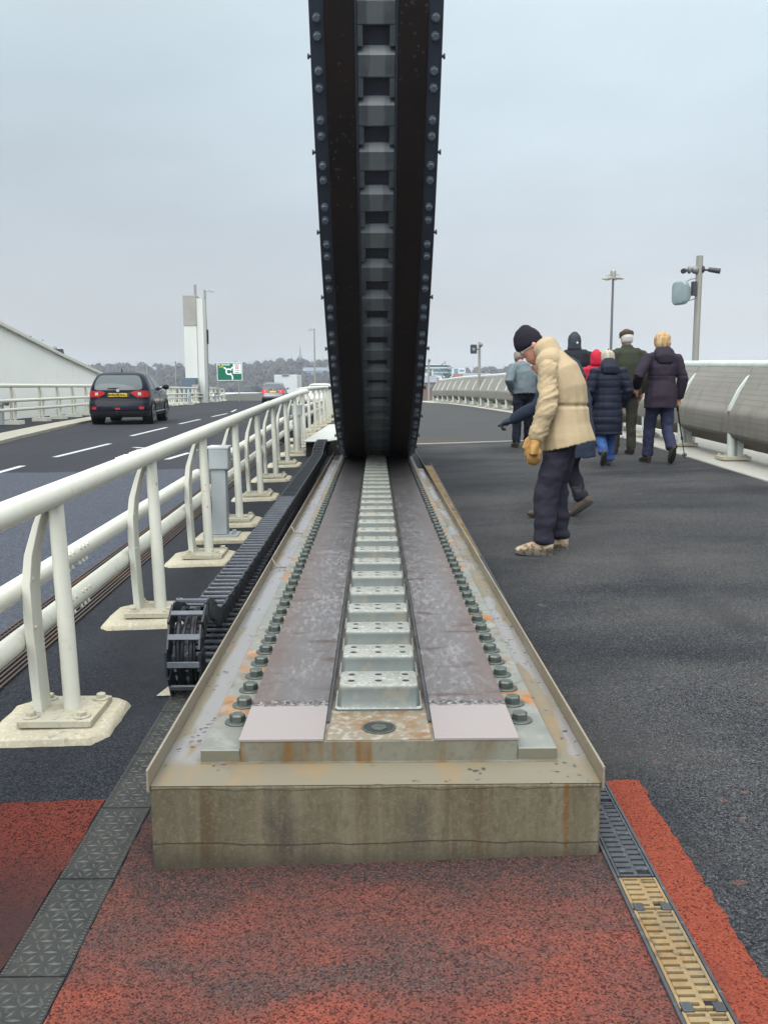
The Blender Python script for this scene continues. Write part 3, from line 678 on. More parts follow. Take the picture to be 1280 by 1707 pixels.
for i in sorted(range(1, len(path) - 1), key=lambda i: path[i].x):
    y, z = path[i]; d = (path[i + 1] - path[i - 1]).normalized(); tn = Vector((0, d.x, d.y)); u3 = Vector((0, -d.y, d.x)); x3 = Vector((1, 0, 0)); c = Vector((CX0, y, z))
    R3 = Matrix((x3, tn, u3)).transposed(); m = MB() if count < 100 else far
    for s in (-1, 1):
        xx = s * (CW / 2 - .006 + .005 * (i % 2))
        m.box(c + x3 * xx, (.011, PITCH * 1.16, .092), R3); m.box(c + x3 * (xx + s * .005) + tn * .02, (.008, .045, .06), R3)
    nf = len(m.f)
    for w in (-1, 1): m.box(c + u3 * w * .043, (CW - .008, .026, .012), R3)
    if count < 100:
        o = m.build('link', [BLACKP, RUNGM], chain, 0, bevel=.002, seg=1)
        for p in o.data.polygons: p.material_index = 1 if p.index >= nf else 0
    count += 1
o = far.build('far_links', BLACKP, chain, 0); o['kind'] = 'stuff'
for kx, rr in ((-.035, .012), (-.01, .009), (.018, .013), (.04, .007)):
    pts = [(CX0 + kx + .006 * math.sin(i * .7 + kx * 90), p.x, p.y + .012 * math.sin(i * .9 + kx * 60)) for i, p in enumerate(path)]
    MB().tube(pts, rr, 6).build('cable', CABLE, chain, 60)
MB().add([(x, y, gz(x, y) + .005) for x, y in ((-.985, 3.90), (-.905, 3.90), (-.905, 4.14), (-.93, 4.14))], [(0, 1, 2, 3)]).build('x', PAD, up=True)
pd = bpy.data.objects['x']; pd.name = 'mortar_patch'; tag(pd, 'small triangular pale mortar patch on the asphalt left of the cable chain loop', 'mortar patch')

# ------------------------------------------------------------------ left railing
def rail_post(root, x, y):
    z = gz(x, y); 
    p = MB(); p.tube([(x + .012, y, z + .066), (x + .002, y, z + .5), (x - .012, y, z + .93)], [.035, .034, .031], 18)
    post = p.build('post', WHITE, root, 60)
    b = MB(); pts = [(-.112, .064), (-.122, .25), (-.130, .46), (-.130, .60), (-.114, .72), (-.078, .84), (-.046, .925)]
    w = [.036, .036, .037, .037, .034, .026, .018]
    b.loft([[(x + u - ww / 2, y - .055, z + v), (x + u + ww / 2, y - .055, z + v), (x + u + ww / 2, y + .055, z + v), (x + u - ww / 2, y + .055, z + v)] for (u, v), ww in zip(pts, w)])
    b.build('blade', WHITE, post, 35, bevel=.004)
    hb = MB()
    for zz in (.42, .62): hb.cyl((x - .130 + .017, y - .03, z + zz), (x - .130 + .026, y - .03, z + zz), .007, 8)
    hb.build('rivet', WHITE, post)
    MB().b2((x - .165, y - .15, z + .034), (x + .135, y + .15, z + .066)).build('base_plate', WHITED, post, 0, bevel=.006)
    for dx, dy in ((-.12, -.105), (.085, -.105), (-.12, .105), (.10, .105)):
        q = MB(); hexhead(q, (x + dx, y + dy, z + .067), .021, .018, washer=.034); q.build('bolt', WHITED, post, 30)
    g = MB(); x0, x1, y0, y1 = x - .285, x + .205, y - .235, y + .215
    def oct_(i, h, cc=.05):
        a, b_, c_, d_ = x0 + i, x1 - i, y0 + i, y1 - i
        pts = [(a + cc, c_), (b_ - cc, c_), (b_, c_ + cc * 1.6), (b_, d_ - cc), (b_ - cc, d_), (a + cc, d_), (a, d_ - cc), (a, c_ + cc)]
        out = []
        for k in range(len(pts)):
            u, v = pts[k], pts[(k + 1) % len(pts)]
            for q_ in range(4):
                xx = lerp(u[0], v[0], q_ / 4) + random.uniform(-.004, .004); yy = lerp(u[1], v[1], q_ / 4) + random.uniform(-.004, .004)
                out.append((xx, yy, gz(xx, yy) + h))
        return out
    g.loft([oct_(-.006, -.01), oct_(0, .010), oct_(.008, .024), oct_(.026, .0335)]); g.build('pad', PAD, post, 30)
def railing(name, y0, y1, posts, label, x0=-1.278, cx=lambda y: 0, joints=(), zf=0):
    root = thing(name, (x0, posts[0], gz(x0, posts[0])), label, 'railing')
    ys = frange(y0, y1, 1.0)
    top = MB(); top.tube([(x0 - .008 + cx(y), y, gz(x0, y) + .962 + zf) for y in ys], .048, 24); top.build('handrail', WHITE, root, 60)
    for h, nm in ((.570, 'upper_rail'), (.356, 'lower_rail')):
        m = MB(); m.tube([(x0 - .190 + cx(y), y, gz(x0, y) + h) for y in ys], .0435, 20); m.build(nm, WHITE, root, 60)
    for y in posts: rail_post(root, x0 + cx(y), y)
    for jy in joints:
        j = MB(); 
        j.cyl((x0 - .008, jy - .004, gz(x0, jy) + .962), (x0 - .008, jy + .004, gz(x0, jy) + .9621), .0488, 24)
        for k in range(8):
            yy = jy - .22 + k * .05 + (.06 if k > 3 else 0); zz = gz(x0, yy) + .962
            for a in (70, 95): j.box((x0 - .008 - .047 * math.cos(math.radians(a)), yy, zz + .047 * math.sin(math.radians(a))), (.018, .02, .008))
        j.build('rail_sleeve', WHITE, root, 50)
    for jy in (4.32, 9.0):
        if not (y0 < jy < y1): continue
        for h in (.570, .356):
            for k in range(6):
                yy = jy - .19 + k * .055 + (.045 if k > 2 else 0); zz = gz(x0, yy) + h
                for a, ln in ((35, .010), (-62, .022)):
                    d = Vector((math.cos(math.radians(a)), 0, math.sin(math.radians(a)))); c = Vector((x0 - .190, yy, zz)) + d * .0395
                    j = MB(); j.cyl(c, c + d * ln, .009, 8); j.build('rail_bolt', WHITE, root, 40)
    return root
railing('vehicle_railing', -3.0, 17.05, [2.06 + 1.572 * k for k in range(-3, 10)], 'white tubular railing with leaning posts beside the cable chain, nearest on the left', joints=(4.8, 11.0))
railing('vehicle_railing', 17.4, 58, [18.0 + 1.9 * k for k in range(20)], 'white tubular railing continuing beyond the joint, left of the arch foot', x0=-1.45, cx=curveC, zf=.02)

# ------------------------------------------------------------------ road-light bollards
def bollard(x, y, label, group, face=-1, sc=1):
    z = gz(x, y); t = thing('light_bollard', (x, y, z), label, 'light bollard', group)
    MB().b2((x - .062, y - .062, z + .05), (x + .062, y + .062, z + .63)).build('column', GALV, t, 0, bevel=.008)
    b = MB(); b.b2((x - .075, y - .085, z + .60), (x + .09, y + .085, z + .775)); h = b.build('lamp_head', GALV, t, 0, bevel=.012)
    MB().b2((x - .080, y - .09, z + .772), (x + .095, y + .09, z + .795)).build('lid', mk('lid_pale', (.52, .54, .54), .4, .2) if 'lid_pale' not in bpy.data.materials else bpy.data.materials['lid_pale'], h, 0, bevel=.006)
    q = MB(); s = face; q.loft([[(x + s * .076, y - .085, z + .62), (x + s * .076, y + .085, z + .62), (x + s * .076, y + .085, z + .77), (x + s * .076, y - .085, z + .77)],
        [(x + s * .19, y - .125, z + .58), (x + s * .19, y + .125, z + .58), (x + s * .22, y + .125, z + .755), (x + s * .22, y - .125, z + .755)]]); q.build('lamp_hood', mk('hood_grey', (.10, .11, .12), .5) if 'hood_grey' not in bpy.data.materials else bpy.data.materials['hood_grey'], h, 0)
    p = MB(); p.b2((x - .13, y - .11, z + .035), (x + .15, y + .13, z + .05)); hexhead(p, (x + .11, y + .02, z + .05), .02, .03); hexhead(p, (x + .10, y - .07, z + .05), .02, .03); p.build('base_plate', GALV, t, 0)
    MB().b2((x - .2, y - .2, z - .02), (x + .24, y + .2, z + .035)).build('pad', PAD, t, 0, bevel=.015)
bollard(-1.31, 7.58, 'grey square road-light bollard standing behind the third railing post in view', 'road-light bollards')
bollard(-1.31, 15.2, 'far grey road-light bollard near the end of the white railing', 'road-light bollards')

# ------------------------------------------------------------------ right parapet
MESH = mk('parapet_mesh', (.33, .315, .27), .55, .15, [dict(s=2, lo=.4, hi=.65, c=(.295, .28, .235), f=.7), dict(s=7, lo=.52, hi=.66, st=(1, 1, .3), c=(.22, .205, .165), f=.6), dict(s=240, lo=.45, hi=.6, c=(.25, .24, .205), f=.5), dict(s=1.1, lo=.5, hi=.7, st=(1, .3, 3), c=(.40, .385, .335), f=.6)], [(200, .3, .002)], k=0.64)
MESH_SHADE = mk('parapet_underside_shade', (.27, .235, .185), .65, .1, [dict(s=3, lo=.4, hi=.65, st=(1, .4, 2), c=(.20, .17, .13), f=.7), dict(s=200, lo=.45, hi=.6, c=(.16, .14, .11), f=.5)], k=0.6)  # darker copy of the panel mesh, underside shade painted in
RAILG = mk('parapet_rail', (.42, .455, .43), .35, 0, [dict(s=4, lo=.4, hi=.7, c=(.55, .59, .565), f=.6)])
SEAM = mk('seam_dark', (.16, .155, .14), .7)
def parapet(name, ys, xo, label):
    root = thing(name, (4.7, ys[0], gz(4.7, ys[0])), label, 'parapet')
    yy = frange(ys[0] - 1.2, ys[-1], .5)
    PXZ = [(.30, 1.215), (.285, 1.225), (.03, .70), (.0, .655), (-.008, .61), (.0, .38), (.03, .335), (.10, .30), (.34, .15), (.36, .16)]  # dx from the fold line, height
    IN = [(.39, .19), (.13, .34), (.07, .38), (.05, .62), (.08, .68), (.34, 1.21)]
    def P(d, h, y): x = xo(y); return (x + d, y, gz(4.7, y) + h)
    m = MB(); m.tube([P(.42, 1.255, y) for y in yy], .062, 16); m.build('handrail', RAILG, root, 60)
    for i in range(len(ys)):
        a = ys[i - 1] if i else ys[0] - 2.0; b = ys[i]; g = .022; st = frange(a + g, b - g, .7)
        pn = MB(); pn.loft([[P(d, h, y) for d, h in PXZ + IN] for y in st]); 
        pan = pn.build('panel', MESH, root, 30)
        und = MB(); und.loft([[P(d - .004, h - .004, y) for d, h in PXZ[6:9]] for y in st], False, False); und.build('underside', MESH_SHADE, pan, 30)
        se = MB()
        for k in range(1, 8):
            f = k / 8; d, h = lerp(.285, .03, f), lerp(1.225, .70, f)
            se.loft([[P(d - .003, h - .003, y), P(d - .006, h - .009, y)] for y in st], False, False)
        for h in (.56, .49, .42): se.loft([[P(-.011, h + .002, y), P(-.011, h - .003, y)] for y in st], False, False)
        for f in (.25, .5, .75): se.loft([[P(lerp(.10, .34, f) - .008, lerp(.30, .15, f) - .008, y), P(lerp(.10, .34, f) + .0, lerp(.30, .15, f) - .012, y)] for y in st], False, False)
        se.build('seam', SEAM, pan, 0)
        y = b
        br = MB(); w = .024
        br.loft([[P(d, h, y - w), P(d, h, y + w), P(d + .05, h + .012, y + w), P(d + .05, h + .012, y - w)] for d, h in ((-.010, .66), (-.004, .72), (.10, .94), (.21, 1.10), (.37, 1.215))])
        po = br.build('post', RAILG, root, 35, bevel=.003)
        gs = MB(); gs.loft([[P(.33, 1.20, y + e), P(.33, 1.17, y + e), P(.14, .93, y + e)] for e in (.10, .115)]); 
        gs.loft([[P(.33, 1.20, y + .03), P(.36, 1.20, y + .03), P(.36, 1.20, y + .24), P(.33, 1.20, y + .24)], [P(.14, .92, y + .03), P(.16, .93, y + .03), P(.16, .93, y + .06), P(.14, .92, y + .06)]]); gs.build('gusset', RAILG, po, 0)
        ft = MB(); x = xo(y); zz = gz(4.7, y)
        ft.cyl((x + .06, y, zz + .07), (x + .05, y, zz + .37), .055, 12); ft.b2((x + .13, y - .05, zz + .05), (x + .20, y + .05, zz + .30)); ft.build('foot', RAILG, po, 40)
        MB().b2((x - .10, y - .15, zz + .026), (x + .27, y + .15, zz + .075)).build('base_plate', WHITED, po, 0, bevel=.006)
        for dx, dy in ((-.06, -.1), (.21, -.1), (-.06, .1)):
            q = MB(); hexhead(q, (x + dx, y + dy, zz + .076), .02, .02, washer=.03); q.build('bolt', WHITED, po, 30)
    return root
parapet('louvred_parapet', [5.94, 7.92, 9.90, 11.88, 13.86, 15.75], lambda y: 4.62, 'pale louvred footway parapet with a round handrail, nearest on the right')
parapet('louvred_parapet', [17.7 + 2.0 * k for k in range(19)], lambda y: 4.62 + curveC(y) * .9, 'far run of louvred footway parapet curving left beyond the deck joint')

# ------------------------------------------------------------------ poles and lamps
POLE = mk('pole_grey', (.42, .41, .37), .5, .3, [dict(s=6, lo=.4, hi=.65, st=(1, 1, .3), c=(.36, .345, .30), f=.7)], k=0.6)
POLED = mk('pole_dark', (.16, .165, .17), .5, .3)
DARKG = mk('dark_grey', (.035, .036, .045), .5)
RADAR = mk('radar_blue', (.27, .335, .355), .5, 0, [dict(s=7, lo=.4, hi=.6, c=(.24, .30, .32))], k=0.72)
x, y = 5.17, 14.8; z = gz(4.7, y)
t = thing('camera_pole', (x, y, z), 'grey pole with two dark cameras and a pale blue radar box above the right parapet', 'camera pole')
m = MB(); q = .052
m.loft([[(x + q * math.cos(a * PI / 4 + .39), y + q * math.sin(a * PI / 4 + .39), h) for a in range(8)] for h in (z, 3.43)]); m.build('mast', POLE, t, 30)
zt = 3.43 - .22
m = MB(); m.ell((x - .07, y - .02, zt), (.065, .055, .065)); m.tube([(x - .07, y, zt), (x - .2, y - .02, zt)], .018, 8); m.ell((x - .165, y - .02, zt), (.035, .06, .062)); m.tube([(x - .2, y - .02, zt), (x - .25, y - .04, zt - .01)], .02, 8); b1 = m.build('camera_arm', POLED, t, 50)
m = MB(); m.tube([(x - .235, y - .03, zt - .01), (x - .265, y - .08, zt - .02), (x - .30, y - .13, zt - .035)], [.03, .042, .04], 12); m.build('camera', DARKG, b1, 40)
m = MB(); m.ell((x + .055, y - .01, zt + .01), (.03, .055, .06)); m.tube([(x + .05, y, zt), (x + .16, y - .01, zt)], .017, 8); b2_ = m.build('camera_arm', DARKG, t, 50)
m = MB(); m.tube([(x + .14, y - .02, zt + .005), (x + .30, y - .10, zt - .03)], [.036, .044], 12); m.build('camera', DARKG, b2_, 40)
zr = 3.43 - .56
m = MB()
def rrect(cx, cz, hx, hz, yv, rad, n=5):
    pts = []
    for sx, sz, a0 in ((1, 1, 0), (-1, 1, 90), (-1, -1, 180), (1, -1, 270)):
        for k in range(n + 1):
            a = math.radians(a0 + 90 * k / n); pts.append((cx + sx * (hx - rad) + rad * math.cos(a), yv, cz + sz * (hz - rad) + rad * math.sin(a)))
    return pts
vr = Matrix.Rotation(math.radians(-62), 4, 'Z'); ctr = Vector((x - .27, y - .02, zr - .02))
def vv(l): return [ctr + (vr @ Vector(p)) for p in l]
m.loft([vv(rrect(0, 0, a, b_, d, min(a, b_) * .55)) for a, b_, d in ((.085, .14, -.10), (.125, .17, -.09), (.145, .19, -.055), (.138, .18, .01), (.095, .125, .08), (.085, .11, .11))]); rb = m.build('radar_box', RADAR, t, 40)
MB().box(ctr + vr @ Vector((0, .105, .02)), (.075, .02, .10), vr.to_3x3()).build('socket', DARKG, rb, 0)
m = MB(); m.tube([ctr + vr @ Vector((.05, .02, .17)), (x - .12, y, zr + .20), (x - .03, y, zr + .21)], .008, 6); m.tube([ctr + vr @ Vector((.0, .05, -.14)), (x - .12, y, zr - .13), (x - .03, y, zr - .10)], .008, 6); m.tube([ctr + vr @ Vector((0, .12, 0)), (x - .13, y - .01, zr + .01), (x - .07, y, zr + .0)], .012, 6); m.build('bracket', POLED, t)
MB().b2((x - .11, y - .06, zr - .06), (x - .045, y + .04, zr + .16)).build('junction_box', DARKG, t, 0, bevel=.006)
# high mast lamp
x, y = 23.1, 90
t = thing('high_mast_lamp', (x, y, -8), 'tall slender grey mast with a ring of floodlights behind the flat-capped man', 'street lamp')
MB().tube([(x, y, -8), (x, y, 11.5)], [.19, .10], 10).build('mast', mk('mast_grey', (.09, .095, .10), .5, .3), t)
m = MB(); m.cyl((x, y, 11.35), (x, y, 12.05), .28, 12); m.cyl((x, y, 12.05), (x, y, 12.2), .28, 12, .2); m.build('head', POLE, t)
for k in range(6):
    a = k * PI / 3; d = Vector((math.cos(a), math.sin(a), 0)); c = Vector((x, y, 11.35)) + d * .72
    m = MB(); m.ell(c, (.40, .24, .10), 10, 6, Matrix.Rotation(a, 3, 'Z')); m.tube([c + Vector((0, 0, .05)), c + Vector((0, 0, .34)) - d * .05, Vector((x, y, 11.72))], .025, 5); m.build('floodlight', RADAR if 0 else POLE, t, 40)
def speaker_pole(x, y, ztop, zb, label, sp=True, sx=-1, s=1.0):
    t = thing('speaker_pole', (x, y, zb), label, 'speaker pole')
    MB().cyl((x, y, zb), (x, y, ztop), .055 * s, 10).build('mast', POLE, t)
    m = MB(); m.ell((x + .05, y - .08, ztop - .12), (.08, .1, .1)); m.build('camera', POLED, t)
    if sp:
        m = MB(); c = Vector((x + sx * .27 * s, y - .1, ztop - .3 * s)); m.loft([[(p[0], p[1], p[2]) for p in rrect(c.x, c.z, hx * s, hz * s, c.y + d * s, .05 * s, 3)] for hx, hz, d in ((.14, .19, -.12), (.13, .175, -.115), (.085, .10, .08), (.06, .06, .18))]); h = m.build('speaker', DARKG, t, 40)
        m = MB(); m.cyl((c.x, c.y - .135 * s, c.z), (c.x, c.y - .12 * s, c.z), .06 * s, 12); m.build('speaker_cone', RADAR, h)
        MB().tube([(c.x, c.y + .1, c.z), (x, y, c.z)], .03 * s, 6).build('bracket', POLED, t)
speaker_pole(4.37, 38.5, 3.12, .2, 'far pole with a dark loudspeaker above the curving parapet, left of the grey-jacketed man')
speaker_pole(3.5, 60, 3.0, -.5, 'plain far pole just right of the arch, in front of the white office building', False)
def street_lamp(x, y, zb, zt, arm, label, r=.07, grp=None):
    t = thing('street_lamp', (x, y, zb), label, 'street lamp', grp)
    MB().tube([(x, y, zb), (x, y, zt + .12)], [r * 1.25, r * .8], 8).build('mast', POLE, t)
    d = 1 if arm > 0 else -1; m = MB(); m.tube([(x, y, zt), (x + arm * .3, y, zt + .03)], r * .5, 6)
    m.loft([[(x + arm * f, y - w, zt + h1), (x + arm * f, y + w, zt + h1), (x + arm * f, y + w, zt + h2), (x + arm * f, y - w, zt + h2)] for f, w, h1, h2 in ((.25, .06, -.02, .08), (.5, .16, -.05, .13), (1, .1, -.08, -.02))]); m.build('lamp_head', mk('lamp_head', (.30, .31, .32), .5) if 'lamp_head' not in bpy.data.materials else bpy.data.materials['lamp_head'], t, 30)
street_lamp(-5.25, 80, -.5, 6.0, -.55, 'slim street lamp with its head to the left, beside the arch and the church spire')
street_lamp(-13.78, 75.4, -.5, 8.85, .75, 'street lamp with its head to the right, rising behind the white tower', .12)
street_lamp(-37.2, 150, -8, 4.6, -.7, 'far street lamp left of the white tower, above the black car', .10)
# ------------------------------------------------------------------ left side of the bridge
WINGM = mk('wing_paint', (.70, .71, .67), .45, 0, [dict(s=.5, lo=.4, hi=.65, c=(.66, .675, .64), f=.6), dict(s=3, lo=.62, hi=.72, st=(1, 1, .25), c=(.55, .565, .53), f=.4)], k=1.04)
m = MB(); wx = -12.25; top = [(8, 7.0), (20, 4.83), (30, 3.40), (36, 2.52), (41.5, 1.80), (47, .95), (53, 0.0)]
m.loft([[(wx, y, -2), (wx, y, h), (wx - .7, y, h), (wx - .7, y, -2)] for y, h in top])
wing = m.build('bridge_wing', WINGM, org=(wx, 30, 0), bevel=.02); tag(wing, 'big pale steel wing wall with a sloping top edge, behind the far left railing', 'steel wing')
m = MB(); m.loft([[(wx + .12, y, h - .02), (wx + .12, y, h + .09), (wx - .82, y, h + .09), (wx - .82, y, h - .02)] for y, h in top]); m.build('top_flange', WHITE, wing, 0)
def frail(name, path, label, sp, out=False):
    pts = []
    for (x0, y0), (x1, y1) in zip(path, path[1:]):
        L_ = math.hypot(x1 - x0, y1 - y0); n = max(1, int(L_ / sp))
        for i in range(n): pts.append((lerp(x0, x1, i / n), lerp(y0, y1, i / n)))
    pts.append(path[-1]); root = thing(name, (*pts[0], gz(*pts[0])), label, 'railing')
    for h, r, dx, nm in ((1.10, .06, 0, 'handrail'), (.68, .05, .14, 'upper_rail'), (.42, .05, .14, 'lower_rail')):
        MB().tube([(x + dx, y, gz(x, y) + .05 + h) for x, y in pts], r, 10).build(nm, WHITE, root, 60)
    for x, y in pts:
        z = gz(x, y) + .05; m = MB(); m.tube([(x - .05, y, z + .1), (x, y, z + 1.06)], .042, 8)
        m.loft([[(x + d - .02, y - .05, z + h), (x + d + .02, y - .05, z + h), (x + d + .02, y + .05, z + h), (x + d - .02, y + .05, z + h)] for d, h in ((.06, .1), (.09, .35), (.09, .7), (.03, 1.05))])
        m.b2((x - .22, y - .2, z - .06), (x + .26, y + .2, z + .10)); m.build('post', WHITE, root, 40)
    return root
frail('far_railing', [(-10.35, 9), (-10.4, 24), (-10.6, 29), (-11.05, 35), (-12.0, 45), (-12.9, 56), (-13.7, 70), (-14.0, 82)], 'white three-rail railing along the far left roadside, before the wing wall', 2.0)
frail('outer_railing', [(-13.6, 53), (-14.3, 60), (-14.6, 66)], 'short white railing piece behind the far left railing, left of the white tower', 1.6)
frail('outer_railing', [(-14.6, 76), (-15.4, 86), (-15.2, 92)], 'white railing piece behind the far left railing, right of the white tower', 1.6)
for x, y, l in ((-10.75, 26.3, 'grey road-light bollard in front of the wing wall at the left edge'), (-12.65, 62.5, 'small grey light bollard on the far left railing below the tower'), (-13.2, 75.5, 'small grey light bollard at the far end of the left railing')):
    bollard(x, y, l, 'road-light bollards', 1)
# speakers and bare tree behind the wing
speaker_pole(-14.55, 42, 3.15, -1, 'dark loudspeaker and camera peeping over the sloping wing wall at left', True, 1, 1.15)
# white tower
TW = mk('tower_white', (.58, .60, .57), .6, 0, [dict(s=.8, lo=.4, hi=.65, st=(1, 1, .3), c=(.53, .55, .52), f=.7)], k=0.8)
TC = mk('tower_concrete', (.36, .35, .32), .85, 0, [dict(s=1.2, lo=.4, hi=.65, c=(.30, .295, .27), f=.7), dict(s=4, lo=.5, hi=.7, c=(.40, .39, .36), f=.5)], k=0.7)
CAB = mk('cabinet_blue', (.075, .105, .14), .5)
Y = 72.0; k_ = Y / 1510.0
def tx(px, up=0): return (px - 626.4) * k_ * (.972 if up else .988)
t = thing('control_tower', (tx(318), Y, -.6), 'slender white and concrete tower with a blue cabinet at its foot', 'tower')
MB().b2((tx(310.6), Y, 5.9), (tx(332.0), Y + 1.6, 8.2)).build('head_block', TC, t, 0)
MB().b2((tx(310.9), Y + .03, -1), (tx(331.8), Y + 1.5, 5.88)).build('shaft', TW, t, 0)
MB().b2((tx(332.1), Y + .1, -1), (tx(342.6), Y + 1.4, 8.0)).build('side_shaft', TW, t, 0)
MB().b2((tx(307.5), Y - .9, -.5), (tx(331.5), Y, 1.88)).build('cabinet', CAB, t, 0, bevel=.03)
MB().b2((tx(326), Y - 1.2, -.5), (tx(337), Y - .5, 1.35)).build('pier', TC, t, 0, bevel=.03)
MB().cyl((tx(328.3), Y + .8, 8.2), (tx(328.3), Y + .8, 9.1), .11, 8).build('mast', POLE, t)
# matrix sign on the lamp pole
m = MB().b2((-13.88, 74.7, 4.62), (-13.48, 74.95, 5.76)); t = m.build('matrix_sign', mk('matrix_black', (.022, .018, .028), .5), org=(-14, 74.8, 4.6), bevel=.02); tag(t, 'black upright message sign fixed to the lamp pole right of the white tower', 'sign')
MB().tube([(-13.55, 74.8, 4.6), (-13.55, 74.8, 1.5), (-13.55, 74.8, .2)], .02, 5).build('cable', POLE, t)
# green direction sign
Y = 80.0; k_ = Y / 1510; sx0, sx1 = tx(363.5), tx(405.5); sz1, sz0 = 1.45 + 33.6 * k_, 1.45 + 4.6 * k_
GREEN = mk('sign_green', (.0, .115, .058), .5); SWH = mk('sign_white', (.72, .74, .73), .5); SYE = mk('sign_yellow', (.62, .50, .06), .5); SRED = mk('sign_red', (.50, .04, .05), .5)
t = thing('road_sign', ((sx0 + sx1) / 2, Y, -.5), 'green direction sign with a white roundabout symbol and small white panel', 'road sign')
MB().b2((sx0, Y, sz0), (sx1, Y + .06, sz1)).build('border', SWH, t, 0)
MB().b2((sx0 + .05, Y - .012, sz0 + .05), (sx1 - .05, Y + .01, sz1 - .05)).build('face', GREEN, t, 0)
pm = MB().b2((sx1 - .80, Y - .022, sz1 - .95), (sx1 - .10, Y - .011, sz1 - .10)); pn = pm.build('white_panel', SWH, t, 0)
for x in (sx0 + .06, sx1 - .35): MB().cyl((x, Y + .09, -.6), (x, Y + .09, sz1 - .1), .05, 8).build('post', POLE, t)
m = MB(); cx_, cz_ = tx(383.2), 1.45 + 19.0 * k_
def flat(poly, dy=-.02): 
    m.prism(poly, lambda u, v, w: (u, Y + w, v), dy, dy + .008)
N_ = 20; a0, a1 = math.radians(30), math.radians(330)
outr = [(cx_ + .29 * math.cos(lerp(a0, a1, i / N_)), cz_ + .29 * math.sin(lerp(a0, a1, i / N_))) for i in range(N_ + 1)]; inn = [(cx_ + .17 * math.cos(lerp(a0, a1, i / N_)), cz_ + .17 * math.sin(lerp(a0, a1, i / N_))) for i in range(N_ + 1)]
for i in range(N_): flat([outr[i], outr[i + 1], inn[i + 1], inn[i]])
def bar2(x0, z0, x1, z1, w, dy=-.021):
    d = Vector((x1 - x0, z1 - z0)).normalized(); n = Vector((-d.y, d.x)) * w / 2
    flat([(x0 + n.x, z0 + n.y), (x1 + n.x, z1 + n.y), (x1 - n.x, z1 - n.y), (x0 - n.x, z0 - n.y)], dy)
bar2(cx_ + .16, cz_ - .20, cx_ + .31, cz_ - .42, .12); bar2(cx_ + .30, cz_ - .40, cx_ + .32, sz0 + .09, .13)
bar2(cx_ - .18, cz_ + .18, cx_ - .36, cz_ + .34, .10); flat([(cx_ - .44, cz_ + .40), (cx_ - .40, cz_ + .22), (cx_ - .24, cz_ + .36)], -.022)
bar2(cx_ + .16, cz_ + .20, cx_ + .32, cz_ + .36, .10); flat([(cx_ + .40, cz_ + .46), (cx_ + .22, cz_ + .38), (cx_ + .38, cz_ + .26)], -.022)
m.build('roundabout_symbol', SWH, t, 0)
def tm(x, z, dy): return Matrix.Translation((x, Y + dy, z)) @ Matrix.Rotation(PI / 2, 4, 'X')
text('Gt. Yarmouth', .185, 'place_name', SWH, t, tm(sx0 + .60, sz1 - .17, -.014)); text('(A47)', .17, 'road_number', SYE, t, tm(sx0 + .40, sz1 - .36, -.014))
text('Station', .15, 'panel_text', mk('sign_black', (.02, .02, .02), .5), pn, tm(sx1 - .45, sz1 - .20, -.024))
text('Town', .15, 'panel_text', bpy.data.materials['sign_black'], pn, tm(sx1 - .45, sz1 - .66, -.024)); text('Centre', .15, 'panel_text', bpy.data.materials['sign_black'], pn, tm(sx1 - .45, sz1 - .83, -.024))
m = MB(); m.b2((sx1 - .60, Y - .028, sz1 - .54), (sx1 - .30, Y - .0225, sz1 - .32)); m.build('red_symbol', SRED, pn, 0)
m = MB(); ccx, ccz = sx1 - .45, sz1 - .43
for sg in (-1, 1): bar2(ccx - .12, ccz + sg * .03, ccx + .12, ccz + sg * .03, .025, -.034)
bar2(ccx - .02, ccz + .03, ccx + .07, ccz + .09, .025, -.034); bar2(ccx + .02, ccz - .03, ccx - .07, ccz - .09, .025, -.034); bar2(ccx + .07, ccz + .03, ccx - .07, ccz - .03, .025, -.034)
m.build('double_arrow', SWH, pn, 0)
speaker_pole(-21.7, 100, 3.85, -8, 'thin far pole left of the white tower, behind the railing', False)
# low white wall where the road bends left
m = MB(); pth = [(-16.2, 96), (-15.2, 101), (-14.2, 112), (-14.0, 128)]
m.loft([[(x, y, -3), (x, y, gz(x, y) + h), (x - .35, y, gz(x, y) + h), (x - .35, y, -3)] for (x, y), h in zip(pth, (.62, .80, 1.05, 1.6))]); tag(m.build('low_wall', KERB, org=(-15, 100, -1)), 'low pale wall at the bend of the road, below the blue shed', 'wall')

